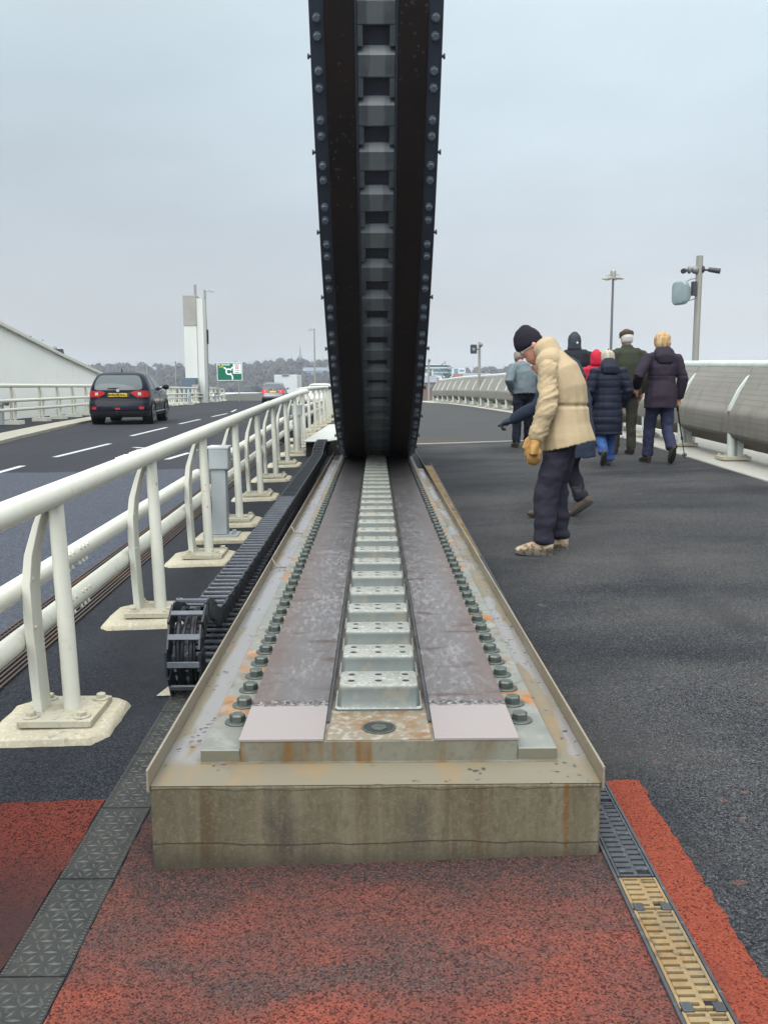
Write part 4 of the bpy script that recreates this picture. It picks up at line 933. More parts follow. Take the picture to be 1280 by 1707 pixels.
# ------------------------------------------------------------------ vehicles
TYRE = mk('tyre', (.015, .015, .016), .85); ALLOY = mk('alloy', (.42, .43, .45), .35, .6); TRIM = mk('black_trim', (.018, .019, .022), .6)
CGLASS = glass('car_glass', (.040, .054, .060)); TLR = mk('tail_lamp', (.27, .008, .008), .2, spec=.35); PLATEY = mk('plate_yellow', (.72, .50, .02), .5); TXT = mk('plate_black', (.01, .01, .01), .5)
CLEAR = mk('lamp_clear', (.35, .33, .33), .15); TLIT = emit('tail_lamp_lit', (.75, .03, .03), .35)
ZR = [.22, .30, .42, .58, .70, .80, .90, .97, 1.03, 1.15, 1.30, 1.42, 1.49, 1.53]
def vehicle(name, pos, head, paint, label, plate='', H=1.53, Wd=1.78, Ln=4.32, lit=False, mirrored=False):
    """rounded body made of horizontal rings, 0 = rear bumper, +y forward"""
    sH = H / 1.53
    hwT = [.80, .85, .875, .885, .885, .88, .872, .866, .852, .815, .755, .695, .62, .50]
    yr = [.10, .02, -.02, .0, .09, .115, .125, .135, .15, .21, .31, .42, .53, .74]
    yf = [4.20, 4.28, 4.32, 4.30, 4.25, 4.18, 4.02, 3.75, 3.10, 2.88, 2.60, 2.38, 2.20, 2.0]
    rc = [.22, .25, .28, .30, .30, .30, .30, .30, .28, .25, .22, .20, .18, .18]
    t = thing(name, pos, label, 'car'); R4 = Matrix.Rotation(head, 4, 'Z'); P0 = Vector(pos)
    def W_(p): return P0 + R4 @ Vector((p[0] * Wd / 1.78, p[1] * Ln / 4.32, p[2] * sH))
    def prm(z): return [interp(z, ZR, q) for q in (hwT, yr, yf, rc)]
    def pt(z, s, off=0):    # s: 0 rear centre .. 1 corner start .. 2 side start .. 3 front corner .. 4 .. 5 front centre (right side)
        hw, a, b, r = prm(z); cr = .07
        if s <= 1: x = (hw - r) * s; y = a + cr * (x / hw) ** 2; n = (0, -1)
        elif s <= 2: q = (s - 1) * PI / 2; x = hw - r + r * math.sin(q); y = a + cr * ((hw - r) / hw) ** 2 + r * (1 - math.cos(q)) ; n = (math.sin(q), -math.cos(q))
        elif s <= 3:
            ya = a + cr * ((hw - r) / hw) ** 2 + r; yb = b - r - cr; f = s - 2; y = lerp(ya, yb, f); x = hw + .02 * math.sin(PI * f); n = (1, 0)
        elif s <= 4: q = (s - 3) * PI / 2; x = hw - r + r * math.cos(q); y = b - cr - r + r * math.sin(q); n = (math.cos(q), math.sin(q))
        else: x = (hw - r) * (5 - s); y = b - cr * (x / hw) ** 2; n = (0, 1)
        return Vector((x + n[0] * off, y + n[1] * off, z))
    ss = [0, .5, 1, 1.25, 1.5, 1.75, 2, 2.1, 2.2, 2.35, 2.5, 2.65, 2.8, 2.9, 3, 3.25, 3.5, 3.75, 4, 4.5, 5]
    rings = []
    for z in ZR:
        rgt = [pt(z, s) for s in ss]; rings.append([W_(p) for p in rgt] + [W_((-p.x, p.y, p.z)) for p in rgt[-2:0:-1]])
    rings.append([W_((p.x * .8, lerp(p.y, 1.4, .15), 1.545)) for p in [pt(1.53, s) for s in ss]] + [W_((-p.x * .8, lerp(p.y, 1.4, .15), 1.545)) for p in [pt(1.53, s) for s in ss][-2:0:-1]])
    b = MB(); b.loft(rings); b.build('body', paint, t, 50)
    def patch(nm, zs, sa, sb, mat, off=.006, par=t, n=8, both=False, sgn=1, fn=None, sm=60):
        m = MB()
        for g in ((1, -1) if both else (sgn,)):
            rr = []
            for z in zs:
                a_, b_ = (sa, sb) if fn is None else fn(z)
                row = []
                for i in range(n + 1):
                    p = pt(z, lerp(a_, b_, i / n), off); row.append(W_((p.x * g, p.y, p.z)))
                rr.append(row)
            m.loft(rr, False, False)
        return m.build(nm, mat, par, sm)
    # glass
    m = MB(); rr = []
    for z, q in ((1.005, 1.05), (1.04, 1.25), (1.15, 1.32), (1.30, 1.30), (1.40, 1.22), (1.435, 1.0)):
        row = [pt(z, q * i / 6, .008) for i in range(7)]; rr.append([W_((-p.x, p.y, p.z)) for p in row[:0:-1]] + [W_(p) for p in row])
    m.loft(rr, False, False); m.build('rear_window', CGLASS, t, 60)
    for g in (1, -1):
        patch('side_window', [1.03, 1.15, 1.30, 1.41], 2, 2, CGLASS, .007, sgn=g, fn=lambda z: (2.08 + (z - 1.03) * .12, 2.36))
        patch('side_window', [1.03, 1.15, 1.30, 1.41], 2, 2, CGLASS, .007, sgn=g, fn=lambda z: (2.40, 2.74 - (z - 1.03) * .10))
        patch('side_window', [1.03, 1.12, 1.22, 1.30], 2, 2, CGLASS, .007, sgn=g, fn=lambda z: (2.77 - (z - 1.03) * .1, 3.0 - (z - 1.03) * .75))
    m = MB(); rr = []
    for z in (1.05, 1.15, 1.30, 1.42):
        row = [pt(z, 5 - 1.3 * i / 6, .008) for i in range(7)]; rr.append([W_((-p.x, p.y, p.z)) for p in row[:0:-1]] + [W_(p) for p in row])
    m.loft(rr, False, False); m.build('windscreen', CGLASS, t, 60)
    # lamps
    for g in (1, -1):
        l = patch('tail_lamp', [.80, .86, .93, .985], 1, 1, TLIT if lit else TLR, .014, sgn=g, fn=lambda z: (.62 + max(0, .90 - z) * 3.2 + max(0, z - .93) * 4.0, 1.75 - abs(z - .89) * 1.2))
        patch('lamp_lens', [.855, .895, .935], 1.0, 1.18, CLEAR, .020, sgn=g, par=l, n=3)
        patch('headlamp', [.66, .72, .80], 3.4, 4.4, CLEAR, .012, sgn=g)
        patch('fog_reflector', [.45, .49, .53], 1.05, 1.35, TLR, .012, sgn=g, n=4)
    patch('lower_trim', [.235, .30, .40], 0, 3.0, TRIM, .012, both=True, n=24)
    patch('bumper_line', [.655, .665], 0, 2.0, TRIM, .004, both=True, n=12)
    # plate, badge, wiper, tow ball
    def rear(x, z, off): p = pt(z, 0); hw = prm(z)[0]; return W_((x, p.y + .07 * (x / hw) ** 2 - off, z))
    m = MB(); m.loft([[rear(x, .80, .02) for x in (-.33, .33)] + [rear(x, .93, .02) for x in (.33, -.33)], [rear(x, .80, -.02) for x in (-.33, .33)] + [rear(x, .93, -.02) for x in (.33, -.33)]]); m.build('plate_recess', TRIM, t, 0)
    m = MB(); m.loft([[rear(x, .815, .035) for x in (-.265, .265)] + [rear(x, .915, .035) for x in (.265, -.265)], [rear(x, .815, .015) for x in (-.265, .265)] + [rear(x, .915, .015) for x in (.265, -.265)]]); np_ = m.build('number_plate', PLATEY, t, 0)
    if plate:
        y_ = pt(.865, 0).y * Ln / 4.32 - .043; M4 = Matrix.Translation(P0) @ R4 @ Matrix.Translation((0, y_, .862 * sH)) @ Matrix.Rotation(PI / 2, 4, 'X'); [text(q_, .112, 'registration', TXT, np_, M4 @ Matrix.Translation((dx_, 0, 0))) for q_, dx_ in zip(plate.split(), (-.125, .135))]
    p = rear(0, 1.0, .015); m = MB(); m.cyl(p, p + (R4 @ Vector((0, -.012, 0))), .05, 14); m.build('badge', ALLOY, t)
    m = MB(); m.tube([rear(-.30, 1.055, .03), rear(.02, 1.06, .035)], [.012, .024], 6); m.build('wiper', TRIM, t)
    m = MB()
    for zs_ in (.705,): m.tube([rear(x, zs_, .004) for x in (-.62, -.3, 0, .3, .62)], .006, 4)
    for g in (1, -1): m.tube([W_((g * pt(z, .98).x, pt(z, .98).y - .004, z)) for z in (.705, .8, .9, 1.0)], .005, 4)
    m.build('tailgate_gap', TRIM, t, 0)
    m = MB(); m.loft([[rear(x, .445, .02) for x in (-.07, .07)] + [rear(x, .50, .02) for x in (.07, -.07)], [rear(x, .445, 0) for x in (-.07, .07)] + [rear(x, .50, 0) for x in (.07, -.07)]]); m.build('rear_fog_lamp', TLR, t, 0)
    m = MB(); m.tube([W_((0, .1, .30)), W_((0, -.08, .30)), W_((0, -.10, .36))], .022, 6); m.ell(W_((0, -.10, .38)), (.03, .03, .03), 8, 6); m.build('tow_ball', TRIM, t)
    m = MB(); m.tube([W_((0, .9, 1.55)), W_((0, .83, 1.63))], [.022, .008], 6); m.build('aerial', TRIM, t)
    for g in (1, -1):
        m = MB(); c = Vector((g * 1.0, 2.72, 1.08)); m.ell(W_(c), (.11, .07, .085), 10, 8, R4.to_3x3()); m.tube([W_((g * .84, 2.74, 1.04)), W_(c)], .025, 6); m.build('door_mirror', paint, t, 40)
        for dd in (1.45, 2.45):
            m = MB(); m.tube([W_((g * .905, dd - .1, .93)), W_((g * .915, dd + .1, .935))], .014, 6); m.build('door_handle', ALLOY if dd < 1 else paint, t)
        m = MB()
        for a in (2.49,): m.tube([W_(pt(z, a, .001) * 1 if g > 0 else Vector((-pt(z, a, .001).x, pt(z, a, .001).y, z))) for z in (.42, .6, .8, 1.02)], .006, 4)
        m.build('door_gap', TRIM, t)
        m = MB(); m.tube([W_((g * p.x, p.y, p.z)) for p in [pt(.36, s, .016) for s in (2.22, 2.4, 2.6, 2.74)]], .016, 5); m.build('sill_strip', ALLOY, t)
    for yy, nm in ((.86, 'rear'), (3.46, 'front')):
        for g in (1, -1):
            ar = MB(); n = 14
            for j in range(n):
                a = PI * j / (n - 1); 
            rgs = []
            for a in [PI * j / (n - 1) for j in range(n)]:
                q = lambda rr, xx: W_((g * xx, yy + rr * math.cos(a), .335 + rr * math.sin(a)))
                rgs.append([q(.345, .70), q(.395, .70), q(.395, .915), q(.345, .915)])
            ar.loft(rgs); ar.build('wheel_arch', paint, t, 40)
            dk = MB(); dk.cyl(W_((g * .60, yy, .335)), W_((g * .90, yy, .335)), .345, 20); dk.build('arch_liner', CHAN, t, 40)
            w = MB(); prof_ = [(.62, .20), (.64, .32), (.68, .335), (.84, .335), (.885, .325), (.895, .29), (.895, .235), (.88, .22)]
            w.loft([[W_((g * x, yy + r * math.cos(2 * PI * k / 24), .335 + r * math.sin(2 * PI * k / 24))) for k in range(24)] for x, r in prof_]); wl = w.build('wheel', TYRE, t, 50)
            rm = MB(); rm.loft([[W_((g * x, yy + r * math.cos(2 * PI * k / 20), .335 + r * math.sin(2 * PI * k / 20))) for k in range(20)] for x, r in ((.885, .235), (.902, .232), (.902, .205), (.875, .195))], True, False)
            for k in range(5):
                a = 2 * PI * k / 5 + .3; d = Vector((0, math.cos(a), math.sin(a))); e = Vector((0, -math.sin(a), math.cos(a))); c = Vector((g * .897, yy, .335))
                rm.loft([[W_(c + d * r + e * w_ * s1 + Vector((g * dx, 0, 0))) for s1, dx in ((-1, 0), (1, 0), (1, -.03), (-1, -.03))] for r, w_ in ((.03, .045), (.12, .035), (.215, .045))])
            rm.cyl(W_((g * .87, yy, .335)), W_((g * .905, yy, .335)), .055, 12); rm.build('rim', ALLOY, wl, 30)
    return t
NAVYCAR = mk('car_navy', (.007, .008, .015), .15, 0, spec=.10)
vehicle('car', (-7.53, 26.75, gz(-7.5, 28)), math.radians(4.5), NAVYCAR, 'dark navy car with yellow number plate and towing ball, nearest vehicle on the left', 'WR09 DNU', H=1.545)
GREYCAR = mk('car_grey', (.10, .105, .115), .3, .5, coat=.6)
vehicle('car', (-7.95, 71, -.12), math.radians(2), GREYCAR, 'smaller far grey car with lit red tail lamps in front of the white box lorry', '', H=1.62, lit=True)
SILV = mk('car_silver', (.45, .46, .47), .3, .4, coat=.6)
oc = vehicle('car', (-3.55, 62.2, -.03), math.radians(178), SILV, 'pale oncoming car with one lit headlamp seen between the railing posts', '', H=1.45)
HL = emit('headlamp_lit', (1, .72, .42), 14)
for g, px in ((1, 522.5), (-1, 549)):
    m = MB(); m.ell((-3.55 - g * .60, 57.92, .72), (.13, .06, .09), 12, 8); m.build('lit_headlamp', HL, oc, 60)
# box lorry
t = thing('box_lorry', (-9.45, 97, gz(-9.4, 97)), 'white box lorry ahead of the far grey car, below the church spire', 'lorry')
LW = mk('lorry_white', (.56, .59, .60), .5, 0, [dict(s=.8, lo=.4, hi=.6, c=(.52, .55, .56), f=.6)], k=0.75); z0 = gz(-9.4, 97)
MB().b2((-10.68, 97, z0 + .75), (-8.25, 103, 2.32)).build('box_body', LW, t, 0, bevel=.04)
MB().b2((-10.5, 103.1, z0 + .5), (-8.4, 105, z0 + 2.1)).build('cab', LW, t, 0, bevel=.12)
MB().b2((-9.85, 96.93, 2.20), (-9.1, 97.0, 2.29)).build('marker_lamp', TRIM, t, 0)
MB().b2((-10.6, 97.05, z0 + .5), (-8.3, 103, z0 + .72)).build('chassis', TRIM, t, 0)
for x in (-10.5, -8.6):
    for y in (98.2, 104): MB().cyl((x, y, z0 + .42), (x + .28, y, z0 + .42), .42, 16).build('wheel', TYRE, t, 40)

# ------------------------------------------------------------------ beyond the bridge
def bxb(m, x0, x1, y0, y1, z0, z1): m.b2((x0, y0, z0), (x1, y1, z1))
BLUE = mk('shed_blue', (.035, .17, .33), .6, 0, [dict(s=.3, lo=.4, hi=.6, st=(3, 1, .2), c=(.03, .14, .28), f=.5)]); ROOFP = mk('roof_pale', (.50, .54, .57), .6)
t = thing('blue_shed', (-29, 175, -8), 'long blue waterside shed with a pale roof edge behind the bend of the road', 'shed')
Y = 170; k_ = Y / 1510
MB().b2((-34, Y, -8), (-14, Y + 14, 1.45 - 19.5 * k_)).build('wall', BLUE, t, 0)
m = MB(); m.loft([[(-34.3, Y - .4, 1.45 - 19.6 * k_), (-34.3, Y + 14.4, 1.45 - 19.6 * k_), (-34.3, Y + 7, 1.45 - 15.8 * k_)], [(-13.7, Y - .4, 1.45 - 19.6 * k_), (-13.7, Y + 14.4, 1.45 - 19.6 * k_), (-13.7, Y + 7, 1.45 - 15.8 * k_)]]); m.build('roof', ROOFP, t, 0)
for i, (px, w, yy, h, lab) in enumerate([(360, 9, 260, -4.2, 'far pale-roofed shed behind the blue shed, left part'), (408, 12, 280, -2.8, 'far pale-roofed shed behind the blue shed, right part'), (432, 7, 330, -2.2, 'small far pale shed left of the grey car')]):
    x = (px - 626) / 1510 * yy; t = thing('far_shed', (x, yy, -8), lab, 'shed'); MB().b2((x - w / 2, yy, -8), (x + w / 2, yy + 8, h - 1)).build('wall', mk('shed_wall', (.33, .33, .34), .8) if 'shed_wall' not in bpy.data.materials else bpy.data.materials['shed_wall'], t, 0)
    m = MB(); m.loft([[(x - w / 2 - .2, yy - .3, h - 1), (x + w / 2 + .2, yy - .3, h - 1), (x, yy - .3, h)], [(x - w / 2 - .2, yy + 8.3, h - 1), (x + w / 2 + .2, yy + 8.3, h - 1), (x, yy + 8.3, h)]]); m.build('roof', ROOFP, t, 0)
# hill and woodland
def hillz(x, y):
    d = max(0, min(1, (y - 560) / 420)); d = d * d * (3 - 2 * d)
    px = x / max(y, 1) * 1510 + 626
    h = interp(px, [-400, 60, 180, 300, 400, 470, 540, 640, 720, 800, 900, 1500], [9, 11, 13.5, 13, 14, 17, 17, 14, 10, 9, 7, 5])
    return -8.2 + d * (h + 8) * (1 + .06 * noise.noise((x * .008, y * .008, 1)))
m = MB(); m.grid(frange(-1300, 1100, 30), frange(540, 1500, 30), hillz)
struct(m, 'hill', mk('hill_grass', (.040, .040, .036), .95, 0, [dict(s=.02, lo=.4, hi=.6, c=(.05, .045, .042), f=.6)]), up=True)
WOOD = mk('bare_wood', (.040, .038, .040), .95, 0, [dict(s=.03, lo=.4, hi=.6, c=(.045, .048, .045), f=.8), dict(s=.5, lo=.4, hi=.65, c=(.050, .046, .044), f=.4)])
def twigs(m, c, r, h, n, ts):
    """a bare winter crown: many small slivers spread through an uneven volume"""
    c = Vector(c); lob = [(Vector((random.uniform(-.6, .6) * r, random.uniform(-.6, .6) * r, random.uniform(.3, .85) * h)), random.uniform(.35, .6)) for _ in range(6)]
    for _ in range(n):
        l, q = random.choice(lob); d = Vector((random.gauss(0, .55), random.gauss(0, .55), random.gauss(0, .5)))
        if d.length > 1.15: d *= 1.15 / d.length
        p = c + l + Vector((d.x * q * r, d.y * q * r, d.z * q * h * .6))
        a = Vector((random.uniform(-1, 1), random.uniform(-1, 1), random.uniform(-.4, 1))).normalized() * ts * random.uniform(.6, 1.5); b_ = a.cross(Vector((random.uniform(-1, 1), random.uniform(-1, 1), random.uniform(-1, 1)))).normalized() * ts * random.uniform(.25, .5)
        m.add([p - a, p + b_, p + a, p - b_], [(0, 1, 2, 3)])
def clump(m, c, r, h):
    nu, nv = 9, 6; o = random.uniform(0, 99); vs = []
    rings = []
    for i in range(nv + 1):
        th = PI * (i + .35) / (nv + .7); ring = []
        for j in range(nu):
            ph = 2 * PI * j / nu; q = 1 + .45 * noise.noise((math.cos(ph) * 1.7 + o, math.sin(ph) * 1.7, th * 1.5))
            ring.append((c[0] + r * q * math.sin(th) * math.cos(ph), c[1] + r * q * math.sin(th) * math.sin(ph), c[2] + h * .5 + h * .5 * q * math.cos(th)))
        rings.append(ring)
    m.loft(rings)
wd = MB()
for i in range(520):
    y = random.uniform(590, 1080); px = random.uniform(60, 560) if i < 430 else random.uniform(690, 1000); x = (px - 626) / 1510 * y; z = hillz(x, y)
    if i >= 430 and px < 850 and y > 600: y = random.uniform(820, 1080); x = (px - 626) / 1510 * y; z = hillz(x, y)
    h = random.uniform(6, 11); clump(wd, (x, y, z - 2), h * .5, h + 1); clump(wd, (x + random.uniform(-5, 5), y + 2, z - 2), h * .45, h * .85); twigs(wd, (x, y, z - 1), h * .62, h + 1.6, 50, .7)
    if i % 4 == 0: wd.cyl((x, y, z - 1), (x, y, z + h * .6), .22, 5, .08)
o = wd.build('far_woodland', WOOD, None, 0); tag(o, kind='stuff')
def tree(x, y, zb, h, r, n, ts, mat, label, cat='tree', th=.12):
    t = thing('tree', (x, y, zb), label, cat); tr = MB(); tr.tube([(x, y, zb), (x + .1, y, zb + h * .35), (x, y, zb + h * .8)], [th * 1.6, th, th * .3], 7)
    for _ in range(7):
        a = random.uniform(0, 6.28); b_ = random.uniform(.25, .6); tr.tube([(x, y, zb + h * b_), (x + math.cos(a) * r * .4, y + math.sin(a) * r * .4, zb + h * (b_ + .15)), (x + math.cos(a) * r * .7, y + math.sin(a) * r * .7, zb + h * (b_ + .33))], [th * .6, th * .35, th * .15], 5)
    tr.build('trunk', WOOD, t, 60); m = MB(); twigs(m, (x, y, zb), r, h, n, ts); m.build('crown', mat, t, 0); return t
EVER = mk('evergreen', (.030, .045, .040), .9, 0, [dict(s=.4, lo=.4, hi=.6, c=(.045, .06, .05), f=.7)])
tree((746 - 626) / 1510 * 430, 430, -8, 16.5, 4.2, 900, .6, EVER, 'dense dark evergreen tree in front of the white office building')
tree(-40, 110, -8, 13.0, 2.6, 500, .22, WOOD, 'bare winter tree showing above the sloping wing wall at left')
tree(-44, 128, -8, 12.0, 2.0, 300, .22, WOOD, 'small bare tree just above the low end of the wing wall')
for i, (px, yy, h) in enumerate([(505 - 55, 1000, 9), (505 - 48, 1000, 9.5), (505 - 43, 1000, 9)]):
    x = (px - 626) / 1510 * yy; tree(x, yy, hillz(x, yy), h, 1.4, 160, .6, EVER, ['leftmost of three thin upright trees on the ridge left of the church', 'middle and tallest of three thin upright trees on the ridge left of the church', 'rightmost of three thin upright trees on the ridge left of the church'][i])
# church
CH = mk('church_stone', (.20, .21, .225), .9); Y = 980; cxp = (503.2 - 626) / 1510 * Y; zb = hillz(cxp, Y)
t = thing('church', (cxp, Y, zb), 'far church with a slim pointed spire on the ridge left of the arch', 'church')
MB().b2((cxp - 2.2, Y - 2.2, zb - 2), (cxp + 2.2, Y + 2.2, 28.5)).build('tower', CH, t, 0)
m = MB(); m.loft([[(cxp + r * math.cos(k * PI / 4 + .39), Y + r * math.sin(k * PI / 4 + .39), z) for k in range(8)] for z, r in ((28.4, 1.7), (42.5, .12))]); m.build('spire', CH, t, 0)
m = MB(); m.b2((cxp + 2.2, Y - 4, zb - 2), (cxp + 22, Y + 4, zb + 5)); nv = m.build('nave', CH, t, 0)
for dx in (-1.9, 1.9):
    m = MB(); m.b2((cxp + dx - .3, Y - 2.2, 28.4), (cxp + dx + .3, Y - 1.6, 29.8)); m.build('pinnacle', CH, t, 0)
# buildings on the ridge and beyond the parapet
OFF = mk('office_white', (.50, .53, .55), .6); OGL = glass('office_glass', (.09, .17, .21), .1); BRK = mk('brick_house', (.10, .065, .055), .9); RROOF = mk('roof_red', (.12, .05, .038), .9); SLATE = mk('roof_slate', (.13, .14, .16), .8)
Y = 600; k_ = Y / 1510
def ox(px): return (px - 626.4) * k_
def oz(py): return 1.45 + (638 - py) * k_
t = thing('office_building', (ox(740), Y, -8), 'long white modern office building with glass bands, right of the arch', 'office building')
MB().b2((ox(690), Y, -8), (ox(775), Y + 20, oz(615))).build('wall', OFF, t, 0)
MB().b2((ox(686), Y - 1.5, oz(615)), (ox(752), Y + 21, oz(613.4))).build('roof', ROOFP, t, 0)
MB().b2((ox(690), Y + 2, oz(613.3)), (ox(749), Y + 18, oz(609.2))).build('upper_storey', OFF, t, 0)
MB().b2((ox(686), Y - 1.2, oz(609.2)), (ox(750.5), Y + 20, oz(608.3))).build('upper_roof', ROOFP, t, 0)
for a, b_, c, d in ((692, 712, 622, 616.5), (713, 719, 631, 615.6), (722, 752, 620.5, 617), (756, 763, 624.5, 615.6), (765, 773, 620, 617), (722, 752, 626, 622), (700, 747, 612.6, 610.2)):
    MB().b2((ox(a), Y - .25 + (2.0 if d < 611 else 0), oz(c)), (ox(b_), Y + .1 + (2.0 if d < 611 else 0), oz(d))).build('window', OGL, t, 0)
def house(x, y, w, d, zb, hw, hr, wall, roof, label, rotx=True, grp=None):
    t = thing('house', (x, y, zb), label, 'house', grp); MB().b2((x - w / 2, y, zb), (x + w / 2, y + d, zb + hw)).build('wall', wall, t, 0)
    m = MB(); o = .4; m.loft([[(x - w / 2 - o, y - o, zb + hw), (x - w / 2 - o, y + d + o, zb + hw), (x - w / 2 - o, y + d / 2, zb + hw + hr)], [(x + w / 2 + o, y - o, zb + hw), (x + w / 2 + o, y + d + o, zb + hw), (x + w / 2 + o, y + d / 2, zb + hw + hr)]]); rf = m.build('roof', roof, t, 0)
    MB().b2((x + w * .25, y + d / 2 - .4, zb + hw), (x + w * .25 + .9, y + d / 2 + .4, zb + hw + hr + 1.2)).build('chimney', wall, rf, 0)
    for i in range(max(2, int(w / 3.5))):
        px = x - w / 2 + (i + .5) * w / max(2, int(w / 3.5)); MB().b2((px - .6, y - .06, zb + hw - 2), (px + .6, y + .05, zb + hw - .7)).build('window', OGL, t, 0)
    return t
for px, yy, w, top, wl, rf, lab in [(720, 420, 6, 629.5, OFF, RROOF, 'small far house with an orange-red roof just right of the arch'), (772, 520, 10, 623.5, BRK, RROOF, 'far brick house with a red roof right of the evergreen tree'), (707, 380, 10, 626, BRK, SLATE, 'far brick house touching the arch edge, slate roof'), (795, 480, 14, 622.5, BRK, SLATE, 'far slate-roofed house below the loudspeaker pole'),
        (534, 760, 26, 612.5, mk('blue_block', (.15, .25, .33), .7), SLATE, 'far blue-grey block on the ridge just left of the arch'), (541, 960, 24, 606.5, OFF, SLATE, 'far pale house on the ridge right of the spire lamp'), (268 - 5, 1000, 11, 610.5, mk('grey_block', (.13, .14, .15), .8), SLATE, 'far grey flat block on the ridge above the black car')]:
    x = (px - 626.4) / 1510 * yy; zt = 1.45 + (638 - top) / 1510 * yy; house(x, yy, w, 10, -8 if yy < 600 else hillz(x, yy) - 1, (zt + 8 if yy < 600 else zt - hillz(x, yy) + 1) - 3, 3, wl, rf, lab)
# red skip far below at right
m = MB(); m.loft([[(45.0, 104, -8), (48, 104, -8), (48, 106.5, -8), (45, 106.5, -8)], [(44.6, 103.7, -6.9), (48.4, 103.7, -6.9), (48.4, 106.8, -6.9), (44.6, 106.8, -6.9)]]); tag(m.build('red_skip', mk('skip_red', (.50, .02, .03), .5), org=(46, 105, -8)), 'small bright red skip on the ground below the bridge, at the right edge', 'skip')
QUAY = mk('quay_concrete', (.42, .40, .36), .9, 0, [dict(s=.3, lo=.4, hi=.6, c=(.30, .27, .23), f=.7)])
m = MB(); m.b2((9, 18, -8), (60, 200, -7.7)); struct(m, 'quay', QUAY)
# ------------------------------------------------------------------ people
SKIN = mk('skin', (.42, .20, .145), .55, 0, [dict(s=30, lo=.4, hi=.6, c=(.36, .15, .105), f=.5)])
EYEM = mk('eye_white', (.6, .6, .58), .2); MOUTHM = mk('lips', (.30, .10, .085), .5)
def chain_mesh(m, pts, n=14):
    """pts: (p, r_fwd, r_side); rings perpendicular to the chain, side axis kept near local y"""
    P = [Vector(p[0]) for p in pts]; rings = []; k = len(P)
    for i, p in enumerate(P):
        t = (P[min(i + 1, k - 1)] - P[max(i - 1, 0)]).normalized()
        sref = Vector((0, 1, 0)) if abs(t.y) < .93 else Vector((0, 0, 1))
        b = (sref - t * t.dot(sref)).normalized(); a = b.cross(t)
        ra, rb = pts[i][1], pts[i][2]
        def ring(c, q): return [c + (a * ra * math.cos(2 * PI * j / n) + b * rb * math.sin(2 * PI * j / n)) * q for j in range(n)]
        e = min(ra, rb)
        if i == 0 and len(pts[0]) > 3: rings += [ring(p + t * .045, .80), ring(p + t * .02, .90)]
        elif i == 0: rings += [ring(p - t * e * .45, .35), ring(p - t * e * .3, .75)]
        rings.append(ring(p, 1))
        if i == k - 1: rings += [ring(p + t * e * .3, .75), ring(p + t * e * .45, .35)]
    m.loft(rings)
def remesh(m, voxel, sm=4):
    me = m.mesh('tmp'); ob = bpy.data.objects.new('tmp', me); COL.objects.link(ob)
    r = ob.modifiers.new('r', 'REMESH'); r.mode = 'VOXEL'; r.voxel_size = voxel; r.use_smooth_shade = True
    s = ob.modifiers.new('s', 'SMOOTH'); s.iterations = sm; s.factor = .5
    dg = bpy.context.evaluated_depsgraph_get(); out = bpy.data.meshes.new_from_object(ob.evaluated_get(dg))
    bpy.data.objects.remove(ob); bpy.data.meshes.remove(me); return out
class Person:
    def __init__(s, pos, head, H, label, vox=.013):
        s.base = Vector(pos); h = math.radians(head); s.k = H / 1.72; s.vox = vox
        s.F = Vector((math.cos(h), math.sin(h), 0)); s.L = Vector((-math.sin(h), math.cos(h), 0)); s.label = label
        s.M = Matrix((( s.F.x, s.L.x, 0, 0), (s.F.y, s.L.y, 0, 0), (0, 0, 1, 0), (0, 0, 0, 1))) @ Matrix.Scale(s.k, 4)
        s.root = None
    def blob(s, name, chains, mat, parent=None, vox=None, sm=4, wr=None, fn=None, extra=None):
        m = MB()
        for c in chains: chain_mesh(m, c)
        if extra: extra(m)
        me = remesh(m, vox or s.vox, sm)
        if wr or fn:
            vs = [v.co.copy() for v in me.vertices]; ns_ = [v.normal.copy() for v in me.vertices]
            for v, c, n in zip(me.vertices, vs, ns_):
                d = 0
                if wr:
                    for amp, sc in wr: d += amp * noise.noise(Vector((c.x * sc[0], c.y * sc[1], c.z * sc[2])))
                if fn: d += fn(c, n)
                v.co = c + n * d
        me.transform(s.M); me.name = name
        o = obj(name, me, mat, parent, 180)
        if parent is None: o.location = s.base; ORG[o.name] = tuple(s.base)
        return o
    def mesh(s, name, m, mat, parent, sm=50):
        me = m.mesh(name); me.transform(s.M); return obj(name, me, mat, parent, sm)
def headfr(hc, tilt, turn=0):
    a = math.radians(tilt); b = math.radians(turn)
    Rm = Matrix.Rotation(b, 3, 'Z') @ Matrix.Rotation(a, 3, 'Y'); hc = Vector(hc)
    return lambda f, s_, u: hc + Rm @ Vector((f, s_, u))
